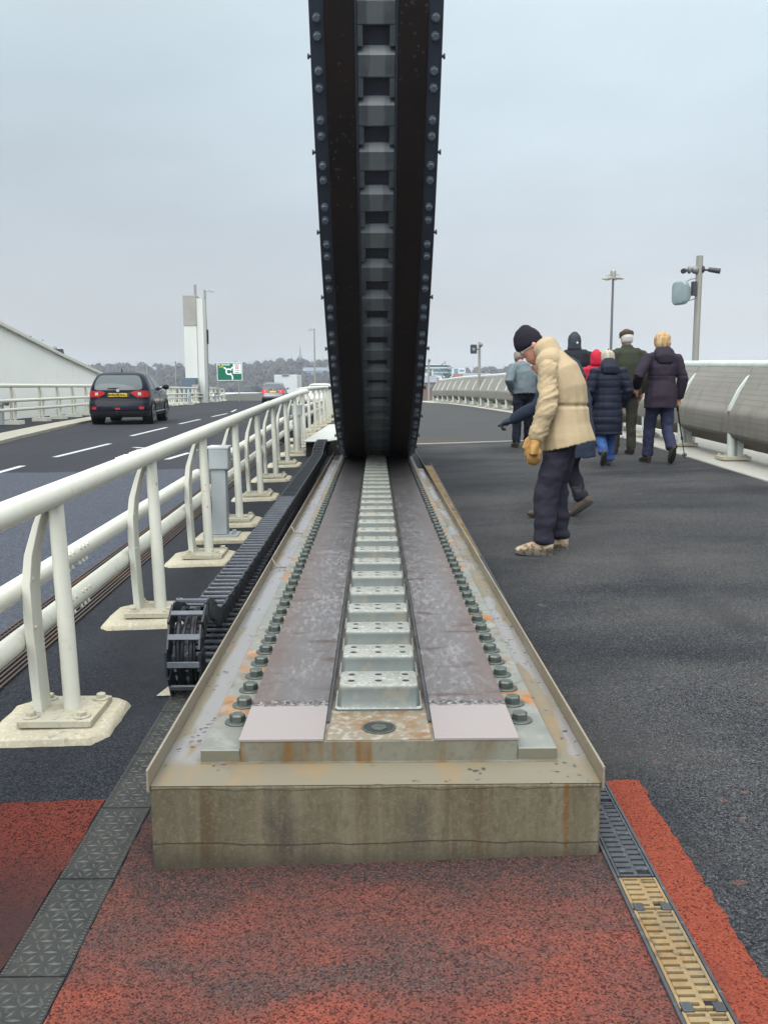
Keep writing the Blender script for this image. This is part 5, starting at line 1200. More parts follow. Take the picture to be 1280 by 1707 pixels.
def hand_chains(w, d, nrm, side, curl=.5, point=False, k=1.0, fat=1.0):
    """w wrist, d towards the fingers, nrm palm normal; thumb leaves on the 'side' vector"""
    w, d, nrm, sd = Vector(w), Vector(d).normalized(), Vector(nrm).normalized(), Vector(side).normalized(); out = []
    out.append([(w, .026 * k * fat, .030 * k * fat), (w + d * .035 * k, .022 * k * fat, .038 * k * fat), (w + d * .085 * k, .018 * k * fat, .042 * k * fat)])
    for i, (off, ln) in enumerate(((.030, .075), (.010, .085), (-.010, .080), (-.030, .062))):
        r = .0098 * k * fat; a = w + d * .085 * k + sd * off * k; c = .12 if (point and i == 0) else (1.45 if point else curl)
        d1 = (d * math.cos(c * .6) + nrm * math.sin(c * .6)); d2 = (d * math.cos(c * 1.3) + nrm * math.sin(c * 1.3)); d3 = (d * math.cos(c * 1.9) + nrm * math.sin(c * 1.9))
        L = ln * k; p1 = a + d1 * L * .45; p2 = p1 + d2 * L * .32; p3 = p2 + d3 * L * .25
        out.append([(a - d * .02 * k, r * 1.1, r * 1.1), (a, r * 1.1, r * 1.1), (p1, r, r), (p2, r * .95, r * .95), (p3, r * .8, r * .8)])
    a = w + d * .025 * k + sd * .028 * k; t1 = (d * .75 + sd * .62 + nrm * .25).normalized(); t2 = (d * .95 + sd * .12 + nrm * .35).normalized()
    r = .0115 * k * fat; out.append([(a, r * 1.2, r * 1.2), (a + t1 * .035 * k, r * 1.1, r * 1.1), (a + t1 * .035 * k + t2 * .032 * k, r, r), (a + t1 * .035 * k + t2 * .055 * k, r * .8, r * .8)])
    return out
def body_of(P, J, mat=SKIN):
    """one continuous surface: legs, trunk, arms with hands, neck and a head with nose, jaw and ears"""
    ch = []
    for sd in ('L', 'R'):
        g = 1 if sd == 'L' else -1; hp, kn, an = (Vector(J[q + sd]) for q in ('hip', 'knee', 'ankle'))
        fd = Vector(J.get('foot' + sd, (1, 0, 0))).normalized()
        ch.append([(hp + Vector((0, 0, .04)), .075, .075), (hp.lerp(kn, .35), .072, .068), (kn, .048, .048), (kn.lerp(an, .35), .048, .045), (an, .033, .033)])
        ch.append([(an + fd * -.04 + Vector((0, 0, -.03)), .03, .03), (an + fd * .05 + Vector((0, 0, -.045)), .028, .036), (an + fd * .14 + Vector((0, 0, -.06)), .016, .036)])
        sh, el, wr_ = (Vector(J[q + sd]) for q in ('sho', 'elb', 'wri'))
        ch.append([(sh, .05, .05), (sh.lerp(el, .5), .043, .043), (el, .036, .036), (el.lerp(wr_, .3), .036, .036), (wr_, .023, .026)])
        hd = J['hand' + sd]; ch += hand_chains(wr_, hd[0], hd[1], hd[2], hd[3] if len(hd) > 3 else .5, hd[4] if len(hd) > 4 else False)
    pv, wa, chs, nk, hc = (Vector(J[q]) for q in ('pelvis', 'waist', 'chest', 'neck', 'head'))
    ch.append([(pv + Vector((0, 0, -.06)), .085, .13), (pv, .10, .15), (wa, .09, .125), (chs, .105, .15), (chs.lerp(nk, .6), .075, .13), (nk, .052, .052)])
    hf = headfr(J['head'], J.get('tilt', 0), J.get('turn', 0)); J['hf'] = hf
    ch.append([(nk - (nk - chs).normalized() * .05, .052, .05), (nk, .050, .050), (hf(-.015, 0, -.03), .05, .05)])
    ch.append([(hf(.055, 0, -.112), .022, .024), (hf(.045, 0, -.085), .042, .046), (hf(.03, 0, -.045), .068, .062), (hf(.0, 0, .005), .092, .073), (hf(-.006, 0, .05), .094, .075), (hf(-.008, 0, .088), .074, .062), (hf(-.008, 0, .112), .04, .036)])
    ch.append([(hf(.09, 0, .018), .008, .008), (hf(.102, 0, -.012), .011, .011), (hf(.103, 0, -.03), .012, .016)])
    ch.append([(hf(.080, -.025, -.068), .008, .008), (hf(.088, 0, -.066), .009, .009), (hf(.080, .025, -.068), .008, .008)])
    for g in (1, -1): ch.append([(hf(-.012, g * .077, -.03), .012, .008), (hf(-.02, g * .084, .002), .018, .008), (hf(-.022, g * .084, .018), .012, .008)])
    P.root = P.blob('person', ch, mat, None, P.vox * .85, 2); tag(P.root, P.label, 'person')
    e = MB()
    for g in (1, -1): e.ell(hf(.079, g * .032, .004), (.012, .012, .010), 10, 8)
    P.mesh('eyes', e, EYEM, P.root)
    return P.root
def shoe(P, J, sd, up_m, sole_m, k=1.0, boot=0, name='shoe'):
    an = Vector(J['ankle' + sd]); fd = Vector(J.get('foot' + sd, (1, 0, 0))).normalized(); sv = Vector((0, 1, 0)); uv = -(sv.cross(fd)) if (fd.cross(sv)).z < 0 else fd.cross(sv)
    sv = (sv - fd * fd.dot(sv)).normalized(); uv = fd.cross(sv); 
    if uv.z < 0: uv = -uv
    def q(f, u, s_=0): return an + fd * f * k + uv * (u - .09) * k + sv * s_
    ch = [[(q(-.055, .052), .038, .035), (q(0, .056), .045, .039), (q(.07, .052), .042, .045), (q(.13, .038), .031, .048), (q(.175, .030), .022, .042)],
          [(q(-.035, .06), .043, .039), (q(-.022, .115 + boot * .4), .046, .042), (q(-.015, .135 + boot), .045, .043)]]
    u = P.blob(name, ch, up_m, P.root, .008, 2)
    m = MB(); pts = []
    for i in range(24):
        a = 2 * PI * i / 24; f = .062 + .135 * math.cos(a); w = (.040 + .011 * math.cos(a - .4)) * math.sin(a) * 1.08
        pts.append((f, w))
    m.loft([[q(f * 1.0, .028 + (.014 if f > .15 else 0) * ((f - .15) / .05), w * k) for f, w in pts], [q(f, .002 + max(0, f - .14) * .22, w * k) for f, w in pts], [q(f * .97, -.004 + max(0, f - .14) * .25, w * .9 * k) for f, w in pts]])
    P.mesh('sole', m, sole_m, u, 40); return u
def leg_chain(J, sd, r0, r1, r2, stop=.03):
    hp, kn, an = (Vector(J[q + sd]) for q in ('hip', 'knee', 'ankle')); e = kn.lerp(an, 1 - stop)
    return [(hp + Vector((0, 0, .06)), r0 * 1.02, r0), (hp.lerp(kn, .3), r0 * .97, r0 * .93), (hp.lerp(kn, .7), lerp(r0, r1, .65), lerp(r0, r1, .7)), (kn, r1, r1 * .95), (kn.lerp(an, .35), r1 * .98, r1 * .93), (kn.lerp(an, .75), r2 * 1.05, r2), (e, r2 * 1.12, r2)]
def trousers(P, J, mat, r=(.105, .078, .066), wr=None, name='trousers', stop=.03):
    pv = Vector(J['pelvis']); wa = Vector(J['waist'])
    return P.blob(name, [leg_chain(J, 'L', *r, stop), leg_chain(J, 'R', *r, stop), [(pv + Vector((0, 0, -.09)), .10, .15), (pv, .115, .17), (wa, .105, .145)]], mat, P.root, .012, 3, wr or [(.010, (7, 7, 11)), (.006, (16, 16, 24))])
def sleeve(J, sd, r0, r1, r2, stop=.97):
    sh, el, wr_ = (Vector(J[q + sd]) for q in ('sho', 'elb', 'wri')); return [(sh, r0, r0), (sh.lerp(el, .5), lerp(r0, r1, .5), lerp(r0, r1, .5)), (el, r1, r1), (el.lerp(wr_, .5), lerp(r1, r2, .4), lerp(r1, r2, .4)), (el.lerp(wr_, stop), r2, r2)]
def base_pose(**kw):
    J = dict(pelvis=(0, 0, .93), waist=(0, 0, 1.08), chest=(.0, 0, 1.30), neck=(.01, 0, 1.48), head=(.03, 0, 1.605), tilt=0,
             hipL=(0, .09, .88), hipR=(0, -.09, .88), kneeL=(.03, .10, .48), kneeR=(.03, -.10, .48), ankleL=(0, .10, .09), ankleR=(0, -.10, .09),
             shoL=(0, .185, 1.40), shoR=(0, -.185, 1.40), elbL=(-.02, .25, 1.12), elbR=(-.02, -.25, 1.12), wriL=(.06, .24, .87), wriR=(.06, -.24, .87),
             handL=((.1, 0, -1), (0, -1, 0), (1, 0, 0)), handR=((.1, 0, -1), (0, 1, 0), (1, 0, 0)))
    J.update(kw); return J
def cloth(name, c, c2, rough=.85, bump=((90, .25, .003), (14, .3, .012)), **k): return mk(name, c, rough, 0, [dict(s=4, lo=.4, hi=.65, c=c2, f=.7), dict(s=120, lo=.45, hi=.6, c=tuple(x * .8 for x in c), f=.35)], bump, spec=.15, k=.75)
LEATH = cloth('boot_brown', (.045, .032, .024), (.03, .022, .018), .6); SOLE = mk('sole_dark', (.022, .021, .02), .85, 0, [], [(60, .5, .005)])
NAVYT = cloth('trouser_navy', (.030, .029, .044), (.022, .021, .032)); 

# --- man in the beige jacket, head bent over the track
bx, by = 1.29, 6.66; P = Person((bx, by, gz(bx, by)), 158, 1.735, 'man in beige jacket, black knitted hat and tan gloves, looking down at the track', .012)
J = base_pose(pelvis=(-.085, 0, .90), waist=(-.10, 0, 1.06), chest=(-.045, 0, 1.27), neck=(.065, 0, 1.44), head=(.150, 0, 1.505), tilt=33, turn=8,
    hipL=(-.085, .09, .86), hipR=(-.085, -.09, .86), kneeL=(.0, .11, .47), kneeR=(-.02, -.11, .47), ankleL=(.02, .12, .095), ankleR=(-.05, -.13, .095),
    footL=(1, .10, 0), footR=(1, -.2, 0),
    shoL=(.0, .168, 1.362), shoR=(.0, -.168, 1.362), elbL=(-.02, .25, 1.09), elbR=(.0, -.25, 1.09), wriL=(.055, .265, .845), wriR=(.16, -.22, .86),
    handL=((.12, -.02, -1), (0, -1, 0), (1, 0, 0), .35), handR=((.2, 0, -1), (0, 1, 0), (1, 0, 0), .4))
body_of(P, J)
BEIGE = mk('beige_cotton', (.42, .325, .205), .85, 0, [dict(s=5, lo=.4, hi=.65, c=(.37, .283, .172), f=.7), dict(s=160, lo=.45, hi=.6, c=(.35, .27, .165), f=.45)], [(120, .2, .002), (12, .22, .02, (1, 1, 1.6))], spec=.12, k=0.8)
def jn(c, n): 
    d = -.016 * math.exp(-((c.z - 1.085) / .012) ** 2) * (1 if abs(c.y) < .2 and c.x < .05 else 0)
    d += .004 * math.sin(c.x * 60 + c.y * 40) * math.exp(-((c.z - 1.085) / .05) ** 2)
    return d
torso = [((-.130, 0, .785), .196, .238, 1), ((-.112, 0, .86), .190, .232), ((-.10, 0, .95), .178, .214), ((-.10, 0, 1.08), .160, .190), ((-.085, 0, 1.20), .163, .205), ((-.04, 0, 1.32), .150, .205), ((.015, 0, 1.405), .11, .165), ((.055, 0, 1.455), .075, .09)]
jk = P.blob('jacket', [torso, [((.005, .16, 1.385), .085, .085), ((.01, 0, 1.42), .09, .10), ((.005, -.16, 1.385), .085, .085)], sleeve(J, 'R', .084, .078, .058)], BEIGE, P.root, .0085, 4,
    [(.008, (5, 6, 3)), (.003, (11, 11, 7))], jn)
def sn(c, n):
    q = noise.noise(Vector((c.x * 5, c.y * 5, c.z * 9))); w = noise.noise(Vector((c.x * 9 + 4, c.y * 9, c.z * 15 + c.x * 10)))
    w2 = noise.noise(Vector((c.x * 14, c.y * 10, c.z * 32 + c.x * 14)))
    return .011 * (.45 - abs(q) * 1.6) + .014 * (.35 - abs(w) * 1.3) + .009 * (.3 - abs(w2)) + .002 * noise.noise(c * 45)
sl_ = P.blob('sleeve', [sleeve(J, 'L', .074, .070, .058, .99)], BEIGE, jk, .0075, 2, None, sn)
P.blob('collar', [[((.00, 0, 1.405), .100, .120), ((.040, 0, 1.462), .098, .112), ((.075, 0, 1.515), .096, .106)]], BEIGE, jk, .009, 2, [(.007, (9, 9, 9))])
trousers(P, J, NAVYT, (.104, .088, .074), [(.014, (6, 6, 9)), (.009, (13, 13, 20)), (.003, (30, 30, 40))])
hf = J['hf']
HATM = mk('hat_knit', (.014, .012, .018), .95, 0, [], [(150, .35, .003, (1, 1, .5))], spec=.15)
P.blob('knitted_hat', [[(hf(.012, 0, .020), .107, .090), (hf(.006, 0, .055), .108, .091), (hf(-.004, 0, .095), .098, .085), (hf(-.018, 0, .128), .074, .064), (hf(-.028, 0, .148), .040, .036)]], HATM, P.root, .009, 3, [(.005, (9, 9, 9))])
SHB = mk('walking_shoe', (.42, .31, .20), .8, 0, [dict(s=22, lo=.50, hi=.54, st=(1, 1, 1.4), c=(.14, .105, .075), f=.9), dict(s=13, lo=.54, hi=.57, c=(.52, .43, .32), f=.9), dict(s=31, lo=.60, hi=.63, c=(.06, .05, .045), f=.9)], [(60, .3, .003)], k=0.68)
SHS = mk('walking_shoe_sole', (.16, .14, .12), .85, 0, [dict(s=25, lo=.5, hi=.56, c=(.05, .045, .04), f=.8)], [(50, .5, .005)], k=0.7)
shoe(P, J, 'L', SHB, SHS, 1.06); shoe(P, J, 'R', SHB, SHS, 1.06)
GLV = mk('glove_tan', (.52, .29, .095), .75, 0, [dict(s=12, lo=.4, hi=.6, c=(.42, .22, .065), f=.7)], [(40, .4, .006)], k=0.68)
for sd in ('L', 'R'):
    h = J['hand' + sd]; w = Vector(J['wri' + sd]); P.blob('glove', hand_chains(w, h[0], h[1], h[2], .45, False, 1.12, 1.55) + [[(w - Vector(h[0]).normalized() * .03, .046, .046), (w + Vector(h[0]).normalized() * .02, .043, .045)]], GLV, P.root, .0075, 2, [(.003, (30, 30, 30))])
m = MB()
for g in (1, -1): m.tube([hf(-.01, g * .083, .0), hf(.055, g * .079, .003), hf(.095, g * .062, .003)], .0028, 5)
for g in (1, -1): m.tube([hf(.10 + 0, g * .032 + .024 * math.cos(a * PI / 6), .0 + .017 * math.sin(a * PI / 6)) for a in range(13)], .0025, 5)
P.mesh('glasses', m, mk('spectacle_frame', (.5, .5, .5), .3, .7), P.root)

# --- person in the dark blue coat pointing at the track, mostly behind the man in beige
bx, by = 1.735, 8.1; P = Person((bx, by, gz(bx, by)), 150, 1.66, 'person in long dark blue coat pointing at the track, behind the beige jacket', .013)
J = base_pose(pelvis=(-.04, 0, .92), waist=(-.01, 0, 1.06), chest=(.07, 0, 1.25), neck=(.20, 0, 1.37), head=(.30, 0, 1.45), tilt=30,
    hipL=(-.03, .09, .88), hipR=(-.03, -.09, .88), kneeL=(.12, .10, .49), kneeR=(.02, -.10, .47), ankleL=(.17, .10, .09), ankleR=(-.10, -.10, .17), footR=(.80, 0, -.60),
    shoL=(.07, .18, 1.36), shoR=(.07, -.18, 1.36), elbL=(.22, .27, 1.04), elbR=(-.05, -.25, 1.08), wriL=(.47, .23, .915), wriR=(.0, -.25, .84),
    handL=((.88, -.04, -.32), (0, -.2, -1), (0, -1, .1), .9, True), handR=((.1, 0, -1), (0, 1, 0), (1, 0, 0)))
body_of(P, J)
COATB = cloth('coat_dark_blue', (.026, .036, .058), (.020, .028, .046), .75)
P.blob('coat', [[((-.06, 0, .56), .185, .215, 1), ((-.05, 0, .80), .18, .21), ((-.01, 0, 1.05), .17, .20), ((.055, 0, 1.26), .155, .205), ((.10, 0, 1.37), .11, .17), ((.13, 0, 1.42), .075, .10)], sleeve(J, 'L', .080, .066, .056, .98), sleeve(J, 'R', .085, .078, .06),
    [((.06, .14, 1.36), .09, .09), ((.06, -.14, 1.36), .09, .09)]], COATB, P.root, .0105, 4, [(.010, (6, 6, 5)), (.005, (14, 14, 18))])
P.blob('hood', [[((-.03, .02, 1.20), .06, .10), ((-.05, 0, 1.30), .085, .135), ((.01, 0, 1.41), .085, .13), ((.08, 0, 1.46), .06, .10)]], COATB, P.root, .011, 3, [(.008, (9, 9, 9))])
trousers(P, J, NAVYT, (.10, .075, .062)); BOOTG = cloth('boot_grey_brown', (.105, .080, .062), (.07, .055, .045), .7)
for sd in 'LR':
    shoe(P, J, sd, BOOTG, SOLE, .98, .03, 'boot')
    kn, an = Vector(J['knee' + sd]), Vector(J['ankle' + sd]); P.blob('gaiter', [[(kn.lerp(an, .62), .070, .066), (kn.lerp(an, .72), .064, .06), (kn.lerp(an, .80), .070, .065), (kn.lerp(an, .95), .060, .056)]], cloth('gaiter' + sd, (.055, .055, .058), (.035, .035, .04), .6), P.root, .009, 2, [(.010, (22, 22, 30))])
    h = J['hand' + sd]; P.blob('glove', hand_chains(J['wri' + sd], h[0], h[1], h[2], .9 if sd == 'L' else .4, sd == 'L', 1.08, 1.32), cloth('glove_slate' + sd, (.040, .052, .075), (.03, .04, .058)), P.root, .0065, 2)
P.blob('hair', [[(J['hf'](-.03, 0, .0), .09, .085), (J['hf'](-.015, 0, .06), .10, .084), (J['hf'](-.01, 0, .10), .075, .066)]], cloth('hair_grey', (.22, .20, .18), (.15, .14, .125)), P.root, .01, 2)

def gait(fl, fr, lift='R', up_=.10):
    """walking legs: fl, fr ankle offsets forward; the lifted foot has its heel up"""
    J = {}
    for sd, f in (('L', fl), ('R', fr)):
        g = 1 if sd == 'L' else -1; lifted = sd == lift
        J['ankle' + sd] = (f, g * .095, .09 + (up_ if lifted else 0)); J['knee' + sd] = ((f * .35 + (.06 if not lifted else .05)), g * .095, .48)
        J['foot' + sd] = (.45, 0, -.9) if lifted else (1, g * .08, 0)
    return J
# --- man in the grey-green jacket, hands in pockets, leaning
bx, by = 2.40, 14.75; P = Person((bx, by, gz(bx, by)), 100, 1.62, 'person in a grey-blue jacket and black trousers standing near the deck joint, head bowed', .015)
J = base_pose(pelvis=(-.03, 0, .92), chest=(.05, 0, 1.28), neck=(.13, .02, 1.44), head=(.21, .04, 1.53), tilt=28, kneeL=(.02, .11, .48), kneeR=(.03, -.10, .48), ankleL=(-.02, .13, .09), ankleR=(.10, -.12, .09),
    elbL=(-.10, .30, 1.14), elbR=(-.06, -.28, 1.14), wriL=(.02, .20, .96), wriR=(.06, -.2, .94), handL=((.6, -.3, -.7), (0, -1, 0), (1, 0, 0), .8), shoL=(.03, .19, 1.375), shoR=(.03, -.19, 1.375))
body_of(P, J); GJ = mk('jacket_grey_blue', (.095, .120, .132), .8, 0, [dict(s=5, lo=.4, hi=.65, c=(.075, .095, .106), f=.7)], [(16, .3, .012)])
P.blob('jacket', [[((-.04, 0, .90), .165, .205, 1), ((-.03, 0, 1.05), .155, .20), ((.02, 0, 1.25), .155, .21), ((.07, .01, 1.37), .115, .175), ((.11, .02, 1.43), .07, .09)], sleeve(J, 'L', .085, .078, .06), sleeve(J, 'R', .085, .078, .06), [((.03, .15, 1.37), .085, .085), ((.03, -.15, 1.37), .085, .085)]], GJ, P.root, .012, 3, [(.012, (6, 6, 7)), (.006, (14, 14, 16))])
BLT = cloth('trouser_black', (.012, .014, .024), (.009, .010, .018)); trousers(P, J, BLT, (.105, .082, .074))
for sd in 'LR': shoe(P, J, sd, LEATH, SOLE)
P.blob('hair', [[(J['hf'](-.03, 0, -.04), .085, .08), (J['hf'](-.02, 0, .02), .098, .082), (J['hf'](-.012, 0, .08), .09, .075), (J['hf'](-.01, 0, .11), .05, .045)]], bpy.data.materials['hair_grey'], P.root, .011, 2)

# --- tall walker in black with the hood up
bx, by = 3.33, 15.25; P = Person((bx, by, gz(bx, by)), 84, 1.80, 'tall walker in a black jacket with the dark hood up, behind the blue coat', .015)
J = base_pose(tilt=6, head=(.05, .02, 1.60), elbL=(-.02, .27, 1.13), elbR=(-.05, -.27, 1.13), **gait(.15, -.14, 'R', .04)); body_of(P, J)
BKJ = cloth('jacket_black', (.014, .015, .021), (.010, .011, .016), .7); HOODG = cloth('hood_slate', (.042, .048, .062), (.032, .037, .048), .75)
P.blob('jacket', [[((0, 0, .86), .16, .20), ((0, 0, 1.05), .155, .195), ((0, 0, 1.27), .155, .215), ((.01, 0, 1.40), .12, .185), ((.02, 0, 1.48), .08, .10)], sleeve(J, 'L', .088, .078, .06), sleeve(J, 'R', .088, .078, .06), [((0, .16, 1.395), .085, .085), ((0, -.16, 1.395), .085, .085)]], BKJ, P.root, .012, 3, [(.010, (6, 6, 6))])
hf = J['hf']; hd_ = P.blob('hood', [[(hf(-.03, 0, -.13), .10, .115), (hf(-.02, 0, -.05), .118, .105), (hf(-.015, 0, .03), .125, .108), (hf(-.025, 0, .09), .105, .09), (hf(-.03, 0, .135), .055, .05)]], HOODG, P.root, .011, 3, [(.006, (10, 10, 10))])
m = MB(); m.ell(hf(-.125, -.03, -.035), (.012, .02, .02), 10, 8); P.mesh('hood_badge', m, mk('badge_pale', (.5, .5, .5), .5), hd_)
trousers(P, J, BLT)
for sd in 'LR': shoe(P, J, sd, LEATH, SOLE)

# --- walker with the red hood, mostly hidden
bx, by = 3.45, 14.3; P = Person((bx, by, gz(bx, by)), 88, 1.50, 'short walker with bright red hood, mostly hidden by the navy padded coat', .015)
J = base_pose(tilt=8, **gait(-.12, .14, 'L', .05)); body_of(P, J); REDJ = cloth('jacket_red', (.52, .018, .045), (.42, .012, .034), .7)
P.blob('jacket', [[((0, 0, .80), .17, .20), ((0, 0, 1.05), .15, .19), ((0, 0, 1.27), .145, .195), ((.01, 0, 1.40), .11, .165), ((.02, 0, 1.48), .07, .09)], sleeve(J, 'L', .08, .07, .055), sleeve(J, 'R', .08, .07, .055), [((0, .14, 1.39), .08, .08), ((0, -.14, 1.39), .08, .08)]], REDJ, P.root, .012, 3, [(.009, (7, 7, 7))])
hf = J['hf']; P.blob('hood', [[(hf(-.03, 0, -.13), .10, .115), (hf(-.02, 0, -.05), .12, .108), (hf(-.015, 0, .03), .125, .108), (hf(-.02, 0, .09), .10, .085), (hf(-.02, 0, .13), .05, .045)]], REDJ, P.root, .011, 3, [(.006, (10, 10, 10))])
trousers(P, J, BLT)
for sd in 'LR': shoe(P, J, sd, LEATH, SOLE)

# --- short woman in the long navy padded coat
bx, by = 2.99, 11.75; P = Person((bx, by, gz(bx, by)), 93, 1.52, 'short pale-haired woman in a long navy padded coat and blue jeans', .014)
J = base_pose(tilt=12, head=(.06, 0, 1.575), neck=(.02, 0, 1.46), elbL=(-.03, .28, 1.12), elbR=(-.06, -.29, 1.12), wriL=(.10, .22, .92), wriR=(.08, -.24, .90), **gait(-.20, .16, 'L', .13)); body_of(P, J)
NAVYC = cloth('coat_navy', (.013, .016, .032), (.010, .012, .024), .6)
quilt = lambda c, n: .010 * (abs(math.sin(c.z * PI / .105)) ** .6 - .6) * (1 if n.z * n.z < .6 else 0)
P.blob('coat', [[((-.02, 0, .47), .20, .225, 1), ((-.02, 0, .70), .20, .222), ((-.01, 0, .95), .175, .20), ((0, 0, 1.10), .16, .19), ((0, 0, 1.27), .155, .205), ((.01, 0, 1.39), .12, .175), ((.02, 0, 1.45), .08, .10)], sleeve(J, 'L', .088, .082, .062), sleeve(J, 'R', .088, .082, .062), [((0, .14, 1.38), .085, .085), ((0, -.14, 1.38), .085, .085)]], NAVYC, P.root, .011, 3, [(.009, (6, 6, 8))], quilt)
P.blob('hood', [[((-.10, 0, 1.36), .06, .12), ((-.085, 0, 1.43), .075, .14), ((-.04, 0, 1.50), .08, .125), ((-.005, 0, 1.54), .075, .10)]], NAVYC, P.root, .011, 3, [(.006, (10, 10, 10))])
BLOND = mk('hair_blonde_pale', (.50, .44, .34), .6, 0, [dict(s=22, lo=.4, hi=.6, st=(1, 1, .25), c=(.30, .25, .18), f=.8)], [(40, .4, .006, (1, 1, .2))], k=0.72)
hf = J['hf']; hr = P.blob('hair', [[(hf(-.04, 0, -.08), .075, .085), (hf(-.03, 0, -.02), .10, .10), (hf(-.015, 0, .05), .108, .100), (hf(-.01, 0, .095), .085, .078), (hf(-.01, 0, .12), .045, .04)]], BLOND, P.root, .010, 2, [(.012, (14, 14, 6))])
m = MB(); m.box(hf(-.06, .0, .118), (.03, .012, .03)); P.mesh('hair_clip', m, SOLE, hr)
JEAN = cloth('jeans_blue', (.045, .105, .29), (.035, .08, .22), .85); trousers(P, J, JEAN, (.098, .082, .078), [(.014, (8, 8, 13)), (.006, (18, 18, 26))])
for sd in 'LR': shoe(P, J, sd, BOOTG, SOLE, .95)

# --- man in the flat cap and olive jacket
bx, by = 3.60, 13.1; P = Person((bx, by, gz(bx, by)), 97, 1.775, 'white-haired man in brown flat cap, olive jacket and olive trousers', .015)
J = base_pose(tilt=4, head=(.05, 0, 1.605), elbL=(-.04, .27, 1.12), elbR=(-.06, -.26, 1.12), wriR=(.04, -.24, .88), **gait(.12, -.10, 'R', .0)); J['footR'] = (1, -.1, 0); J['ankleR'] = (.0, -.10, .09); body_of(P, J)
OLIV = cloth('jacket_olive', (.042, .047, .032), (.033, .038, .026), .9); OLT = cloth('trouser_olive', (.050, .048, .036), (.038, .037, .028), .9)
P.blob('jacket', [[((-.01, 0, .83), .165, .215, 1), ((-.01, 0, 1.05), .158, .20), ((0, 0, 1.27), .155, .215), ((.01, 0, 1.40), .12, .185), ((.02, 0, 1.46), .085, .105), ((.025, 0, 1.50), .075, .085)], sleeve(J, 'L', .088, .078, .062), sleeve(J, 'R', .088, .078, .062), [((0, .16, 1.395), .085, .085), ((0, -.16, 1.395), .085, .085)]], OLIV, P.root, .012, 3, [(.009, (6, 6, 6))])
trousers(P, J, OLT, (.10, .075, .065), [(.010, (8, 8, 12))])
for sd in 'LR': shoe(P, J, sd, LEATH, SOLE)
hf = J['hf']; P.blob('hair', [[(hf(-.035, 0, -.045), .07, .076), (hf(-.03, 0, .0), .088, .082), (hf(-.02, 0, .035), .09, .083)]], mk('hair_white', (.40, .385, .37), .7), P.root, .009, 2)
P.blob('flat_cap', [[(hf(-.005, 0, .035), .108, .092), (hf(.0, 0, .065), .118, .100), (hf(.01, 0, .095), .105, .092), (hf(.01, 0, .115), .06, .05)], [(hf(.08, 0, .04), .012, .07), (hf(.15, 0, .03), .01, .06)]], cloth('cap_brown', (.085, .060, .040), (.06, .044, .03), .95), P.root, .009, 3)

# --- woman in the plum coat with a walking pole
bx, by = 3.74, 11.95; P = Person((bx, by, gz(bx, by)), 96, 1.70, 'woman with golden bobbed hair in a dark plum coat, holding a walking pole', .014)
J = base_pose(tilt=2, head=(.03, 0, 1.60), elbL=(-.06, .33, 1.17), elbR=(-.05, -.28, 1.13), wriL=(.14, .28, 1.02), wriR=(.02, -.265, .87), handR=((.25, 0, -.9), (0, 1, 0), (1, 0, 0), 1.2), **gait(.14, -.20, 'R', .12)); body_of(P, J)
PLUM = cloth('coat_plum', (.030, .022, .036), (.023, .017, .028), .7)
P.blob('coat', [[((-.01, 0, .73), .185, .225, 1), ((-.01, 0, .90), .18, .215), ((0, 0, 1.10), .155, .180), ((0, 0, 1.27), .15, .20), ((.01, 0, 1.39), .12, .175), ((.02, 0, 1.45), .08, .10)], sleeve(J, 'L', .082, .074, .06), sleeve(J, 'R', .082, .072, .058), [((0, .15, 1.385), .082, .082), ((0, -.15, 1.385), .082, .082)]], PLUM, P.root, .011, 3, [(.009, (6, 6, 6)), (.006, (14, 14, 14))], lambda c, n: -.008 * math.exp(-((c.z - 1.16) / .01) ** 2))
P.blob('hood', [[((-.115, 0, 1.33), .05, .10), ((-.10, 0, 1.40), .07, .145), ((-.055, 0, 1.465), .085, .14), ((-.01, 0, 1.50), .08, .11)]], PLUM, P.root, .011, 3, [(.007, (10, 10, 10))])
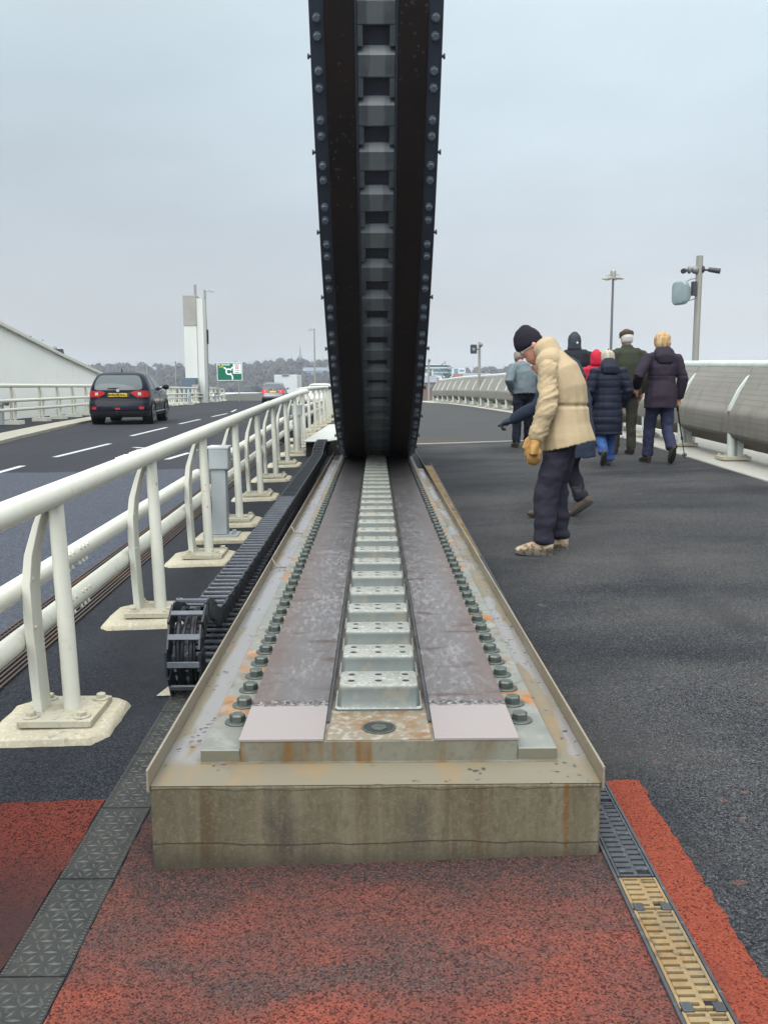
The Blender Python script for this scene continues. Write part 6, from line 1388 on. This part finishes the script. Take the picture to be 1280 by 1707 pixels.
GOLD = mk('hair_golden', (.42, .25, .10), .6, 0, [dict(s=26, lo=.4, hi=.62, st=(1, 1, .22), c=(.62, .46, .26), f=.8), dict(s=30, lo=.5, hi=.65, st=(1, 1, .2), c=(.22, .12, .05), f=.7)], [(45, .4, .006, (1, 1, .15))], k=0.72)
hf = J['hf']; P.blob('hair', [[(hf(-.03, 0, -.085), .080, .090), (hf(-.03, 0, -.03), .104, .104), (hf(-.015, 0, .04), .112, .102), (hf(-.01, 0, .09), .095, .084), (hf(-.01, 0, .12), .055, .045)]], GOLD, P.root, .008, 1, [(.016, (22, 22, 6)), (.007, (55, 55, 10))])
trousers(P, J, cloth('jeans_navy', (.034, .038, .075), (.026, .029, .056)), (.102, .082, .072))
for sd in 'LR': shoe(P, J, sd, LEATH, SOLE, .98, .01)
hp = P.base + P.M @ (Vector(J['wriR']) + Vector((.03, .012, -.085)))
t = thing('walking_pole', (4.26, 11.6, gz(4.2, 11.6)), 'thin black walking pole held by the woman in the plum coat', 'walking pole')
tip = Vector((hp.x + .22, hp.y + .25, gz(4.1, 12) + .03)); d = (tip - hp).normalized()
MB().tube([hp, hp.lerp(tip, .62)], .009, 8).build('upper_shaft', CABLE, t); MB().tube([hp.lerp(tip, .6), tip], .006, 8).build('lower_shaft', CABLE, t)
MB().tube([hp - d * .05, hp + d * .10], .016, 8).build('grip', CABLE, t)
m = MB(); c = hp.lerp(tip, .93); m.cyl(c, c + d * .012, .035, 10); c = hp.lerp(tip, .60); m.cyl(c, c + d * .04, .015, 8); m.build('basket', CABLE, t)

# ------------------------------------------------------------------ haze
hz = MB(); hz.b2((-1400, -320, -9.5), (1250, 1600, 52)); h = hz.build('haze', None, None, 0) if False else None
hm = bpy.data.materials.new('haze'); hm.use_nodes = True; ht = hm.node_tree; ht.nodes.clear()
ho = ht.nodes.new('ShaderNodeOutputMaterial'); hv = ht.nodes.new('ShaderNodeVolumePrincipled'); hv.inputs['Color'].default_value = (.62, .69, .78, 1); hv.inputs['Density'].default_value = .00026; hv.inputs['Anisotropy'].default_value = .0
ht.links.new(hv.outputs[0], ho.inputs['Volume'])
h = hz.build('haze', hm, None, 0); h['kind'] = 'stuff'
